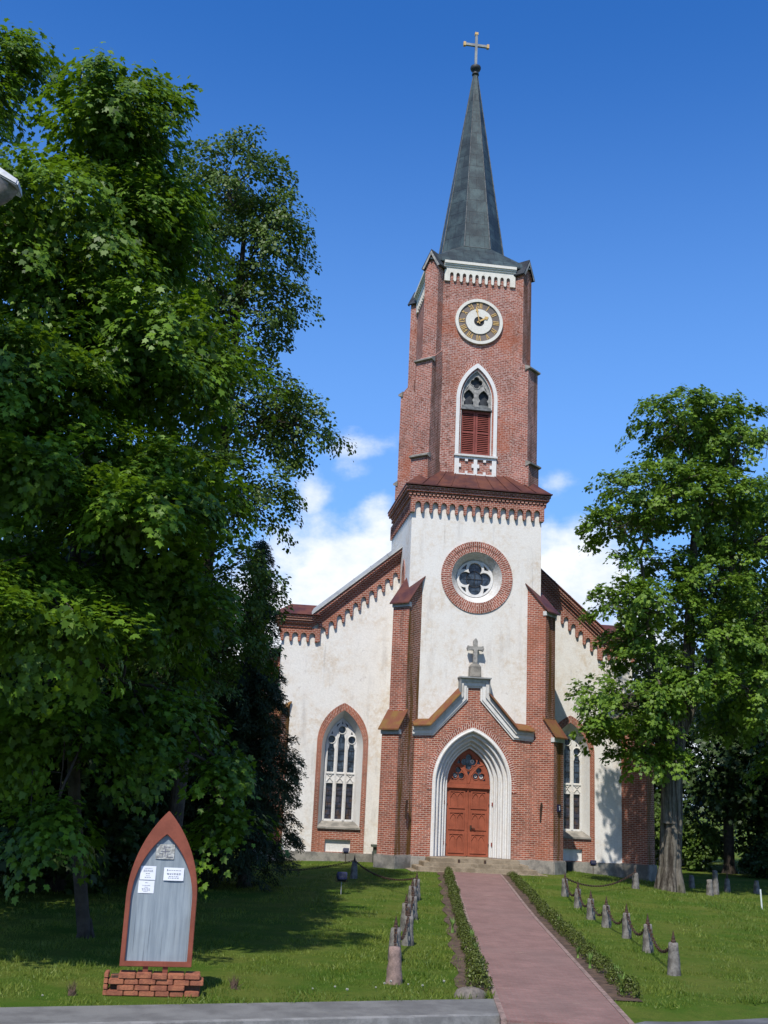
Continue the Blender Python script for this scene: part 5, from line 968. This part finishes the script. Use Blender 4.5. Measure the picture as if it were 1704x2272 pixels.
for i, (x, y, h, lab) in enumerate(((7.58, -0.55, 0.42, 'pale stone post just right of the maple trunk, in the shade'), (6.76, -3.79, 0.46, 'broad pale stone post standing in front of a taller slim one'), (7.35, -2.9, 0.72, 'tall slim stone post directly behind a broad pale one'), (8.37, -1.57, 0.42, 'small stone post under the edge maple'), (9.3, -1.75, 0.40, 'small stone post farthest right under the trees'))):
    post(x, y, h, 0.115, 170+i, lab, 'stone posts beside the graveyard', spike=i == 3)
mb = MB(); mb.tube([(0, 0, -0.1), (-0.03, 0, 0.5)], 0.022, 8); tag(mb.build('marker_stake', 'white_stake', loc=(6.02, -8.68, gz(6.02, -8.68))), 'thin white marker stake in the lawn at the right edge', 'stake')
# boulder at the end of the left hedge
rr = random.Random(3); mb = MB(); n = 14; prof = [(0.19, -0.08), (0.20, 0.02), (0.17, 0.08), (0.10, 0.115), (0.0, 0.125)]; rings = [[((r*(1+rr.uniform(-.12, .12)))*math.cos(2*PI*i/n)*1.1, r*(1+rr.uniform(-.12, .12))*math.sin(2*PI*i/n)*0.75, z+rr.uniform(-.012, .012)) for i in range(n)] for r, z in prof]
for k in range(4):
    for i in range(n): j = (i+1) % n; mb.face([rings[k][i], rings[k][j], rings[k+1][j], rings[k+1][i]])
p = PA+PD*((PB-PA).length-0.55)+PN*(-(PHW+0.36)); tag(mb.build('boulder', 'dark_stone', smooth=True, loc=(p.x, p.y, 0)), 'flat grey boulder at the road end of the left box hedge', 'stone')

# --- notice board
SY = -22.92; sb = tag(empty('notice_board', (-9.045, SY, 0), R(2)), 'pointed arch notice board with red-brown frame and grey boards on two short legs', 'notice board')
o_ = parch(0.437, 0.33, 1.12, 2.19, 16); i_ = parch(0.378, 0.39, 1.10, 1.90, 16)
mb = MB(); mb.plate(o_, [i_], -0.045, 0.05); mb.build('frame', 'sign_paint', sb, bevel=0.006)
mb = MB(); mb.plate(parch(0.385, 0.385, 1.10, 1.91, 16), [], 0.0, 0.03); mb.build('board', 'board_grey', sb)
for x in (-0.12, 0.12): mb = MB(); mb.box(x-0.032, x+0.032, -0.02, 0.03, -0.15, 0.345); mb.build('leg', 'sign_paint', sb)
rr = random.Random(21); mb = MB(); bl, bh, bd = 0.205, 0.062, 0.10
for c in range(4):
    x = -0.56+(0.1 if c % 2 else 0.0)+rr.uniform(-0.015, 0.015)
    while x < 0.50:
        w_ = bl*rr.uniform(0.85, 1.05)
        if not (c == 1 and -0.42 < x < -0.25) and not (c == 1 and 0.28 < x < 0.42) and not (c == 3 and x > 0.36):
            j = rr.uniform(-0.012, 0.012); zj = rr.uniform(-0.004, 0.004); z0_ = 0.005+c*0.066
            mb.box(x+0.004, min(x+w_-0.006, 0.585), -0.135+j, -0.135+j+bd, z0_+zj, z0_+bh+zj); mb.box(x+0.004, min(x+w_-0.006, 0.585), 0.02+j, 0.02+j+bd, z0_+zj, z0_+bh+zj)
        x += w_
for c in range(4): mb.box(-0.615, -0.565, -0.12, 0.10, 0.004+c*0.067, 0.064+c*0.067)
mb.m = 1; mb.box(-0.54, 0.55, -0.06, 0.045, -0.05, 0.235)
bb = mb.build('brick_base', ['loose_brick', 'soil'], bevel=0.007, loc=(-9.03, SY, 0.0)); tag(bb, 'low base of rough reddish bricks with gaps under the notice board', 'brick base')
# four sheets pinned to the board
def sheet(x0, x1, z0, z1, label, lines, mat='paper'):
    w_, h_ = x1-x0, z1-z0; t = tag(empty('notice_sheet', ((x0+x1)/2, SY-0.004, z0), R(2)), label, 'notice', 'sheets pinned to the notice board')
    mb = MB(); n = 5
    for i in range(n):
        a, b = -w_/2+w_*i/n, -w_/2+w_*(i+1)/n; ya, yb = -0.006-0.004*math.sin(PI*i/n), -0.006-0.004*math.sin(PI*(i+1)/n); mb.face([(a, ya, 0), (b, yb, 0), (b, yb, h_), (a, ya, h_)]); mb.face([(a, ya+0.0015, 0), (a, ya+0.0015, h_), (b, yb+0.0015, h_), (b, yb+0.0015, 0)])
    mb.build('paper', mat, t)
    mb = MB()
    for (cx, cz, lw, lh) in lines: mb.box(cx*w_-lw*w_/2, cx*w_+lw*w_/2, -0.0125, -0.0115, cz*h_-lh*h_/2, cz*h_+lh*h_/2)
    mb.build('print', 'ink', t)
rr = random.Random(4)
def text_lines(rows, seed):
    q = []; r_ = random.Random(seed)
    for cz, wd in rows:
        x = -wd/2
        while x < wd/2-0.02:
            w_ = r_.uniform(0.05, 0.13); w_ = min(w_, wd/2-x); q.append((x+w_/2, cz, w_*0.86, 0.028)); x += w_+0.025
    return q
sheet(-9.335, -9.145, 1.345, 1.51, 'upper white sheet in the left column of the board', text_lines(((0.84, 0.5), (0.70, 0.6), (0.62, 0.62), (0.46, 0.3), (0.30, 0.22), (0.18, 0.4)), 1))
sheet(-9.345, -9.15, 1.185, 1.335, 'lower white sheet in the left column of the board', text_lines(((0.84, 0.2), (0.62, 0.5), (0.48, 0.2), (0.36, 0.55), (0.26, 0.5), (0.14, 0.3)), 2))
sheet(-9.045, -8.795, 1.345, 1.50, 'wide white sheet on the right of the board', text_lines(((0.80, 0.7), (0.56, 0.72), (0.48, 0.66), (0.32, 0.5), (0.20, 0.56)), 3)+[(-0.33, 0.82, 0.03, 0.14)])
sheet(-9.165, -8.935, 1.60, 1.78, 'yellowed sheet with a cross drawing at the top of the board', [(0, 0.45, 0.05, 0.55), (0, 0.52, 0.5, 0.045), (-0.08, 0.78, 0.04, 0.22), (0.1, 0.82, 0.3, 0.04), (-0.28, 0.14, 0.34, 0.035), (0.25, 0.14, 0.36, 0.035), (0.12, 0.24, 0.03, 0.2), (-0.12, 0.24, 0.03, 0.2), (0.2, 0.36, 0.2, 0.03), (-0.22, 0.38, 0.2, 0.03)], 'old_print')

# --- floodlights aimed at the facade
def floodlight(x, y, zc, label, rz, s_=1.0):
    t = tag(empty('floodlight', (x, y, gz(x, y)), rz), label, 'floodlight', 'floodlights in the lawn')
    mb = MB(); mb.tube([(0, 0.02, -0.1), (0, 0.02, zc-0.10*s_)], 0.012, 8); mb.build('stake', 'iron' if s_ < 1 else 'zinc', t)
    mb = MB(Matrix.Translation((0, 0, zc)) @ Matrix.Rotation(R(-28), 4, 'X')); mb.frustum((-0.11*s_, 0.11*s_, -0.07*s_, 0.07*s_), -0.09*s_, (-0.13*s_, 0.13*s_, -0.08*s_, 0.08*s_), 0.09*s_); mb.build('lamp_case', 'flood_case', t, bevel=0.012)
    mb = MB(Matrix.Translation((0, 0, zc)) @ Matrix.Rotation(R(-28), 4, 'X'))
    for i in range(5): xx = (-0.08+0.04*i)*s_; mb.box(xx-0.006, xx+0.006, -0.10*s_, -0.078*s_, -0.06*s_, 0.06*s_)
    mb.box(-0.11*s_, 0.11*s_, -0.065*s_, 0.065*s_, 0.0905*s_, 0.0985*s_); mb.build('cooling_fin', 'dark_metal', t)
    mb = MB(); mb.tube([(-0.15*s_, 0, zc), (-0.15*s_, 0.0, zc-0.11*s_), (0.15*s_, 0, zc-0.11*s_), (0.15*s_, 0, zc)], 0.009, 6); mb.build('bracket', 'iron', t)
floodlight(-5.26, -9.17, 0.42, 'black floodlight on a pole in the shaded lawn left of the path', 0.1, 1.0)
floodlight(-4.05, 0.9, 0.42, 'dark blue floodlight in front of the left white cellar panel', 0.0, 0.8)
floodlight(4.62, 0.9, 0.40, 'dark blue floodlight in front of the right brick apron', 0.0, 0.8)

# --- street lamp reaching in from the left
tipp = Vector((-10.20, -30.24, 6.64)); ax = (-rt*0.88+up*0.44).normalized(); vv = Vector((0, 0, 1)); lv = ax.cross(vv).normalized(); lw = lv.cross(ax).normalized()
lm = Matrix((-ax, -lv, lw)).transposed().to_4x4(); lm.translation = tipp   # local +x points to the tip
lamp = tag(empty('street_lamp', (-11.9, -30.5, -0.1)), 'grey street lamp head with domed lens reaching in at the left edge', 'street lamp'); inv = Matrix.Translation((11.9, 30.5, 0.1))
mb = MB(inv @ lm); mb.hexa([(-0.62, -0.10, 0.0), (0.0, -0.105, 0.0), (0.0, 0.105, 0.0), (-0.62, 0.10, 0.0), (-0.62, -0.085, 0.11), (-0.03, -0.07, 0.055), (-0.03, 0.07, 0.055), (-0.62, 0.085, 0.11)]); mb.build('lamp_cover', 'lamp_shell', lamp, bevel=0.012)
mb = MB(inv @ lm); n, k_ = 16, 7
pt = lambda i, k: (-0.26+0.25*math.cos(PI/2*k/k_)*math.cos(2*PI*i/n), 0.10*math.cos(PI/2*k/k_)*math.sin(2*PI*i/n), -0.004-0.27*math.sin(PI/2*k/k_))
for k in range(k_):
    for i in range(n): mb.face([pt(i, k), pt(i+1, k), pt(i+1, k+1), pt(i, k+1)] if k < k_-1 else [pt(i, k), pt(i+1, k), pt(i, k+1)])
mb.build('lens', 'lamp_lens', lamp, smooth=True)
mb = MB(inv); e = lm @ Vector((-0.58, 0, 0.05)); mb.tube([e, e+ax*0.45, Vector((-11.86, -30.5, 7.0)), Vector((-11.9, -30.5, 6.6))], 0.035, 10); mb.tube([(-11.9, -30.5, -0.2), (-11.9, -30.5, 6.75)], [0.085, 0.055], 12); mb.build('pole', 'zinc', lamp)

# --- white house behind the maple trunk
hs_ = tag(empty('house', (12.3, 14.0, -0.6), R(-30)), 'small white house with steep grey roof half hidden behind the maple trunk', 'house')
mb = MB(); mb.box(-1.6, 1.6, 0, 6, -0.6, 0.9); mb.face([(-1.6, 0, 0.9), (1.6, 0, 0.9), (0, 0, 3.1)]); mb.face([(-1.6, 6, 0.9), (0, 6, 3.1), (1.6, 6, 0.9)]); mb.build('wall', 'house_white', hs_)
mb = MB()
for sd in (-1, 1): mb.hexa([(sd*1.85, -0.25, 0.58), (0, -0.25, 3.12), (0, 6.25, 3.12), (sd*1.85, 6.25, 0.58), (sd*1.85, -0.25, 0.68), (0, -0.25, 3.24), (0, 6.25, 3.24), (sd*1.85, 6.25, 0.68)])
mb.build('roof', 'house_roof', hs_)
wf = MB(); wf.box(0.35, 0.95, -0.04, -0.002, -0.1, 0.75); wf = wf.build('window', 'clock_dark', hs_); mb = MB(); mb.box(0.40, 0.90, -0.055, -0.041, -0.05, 0.70); mb.build('pane', 'glass', wf)
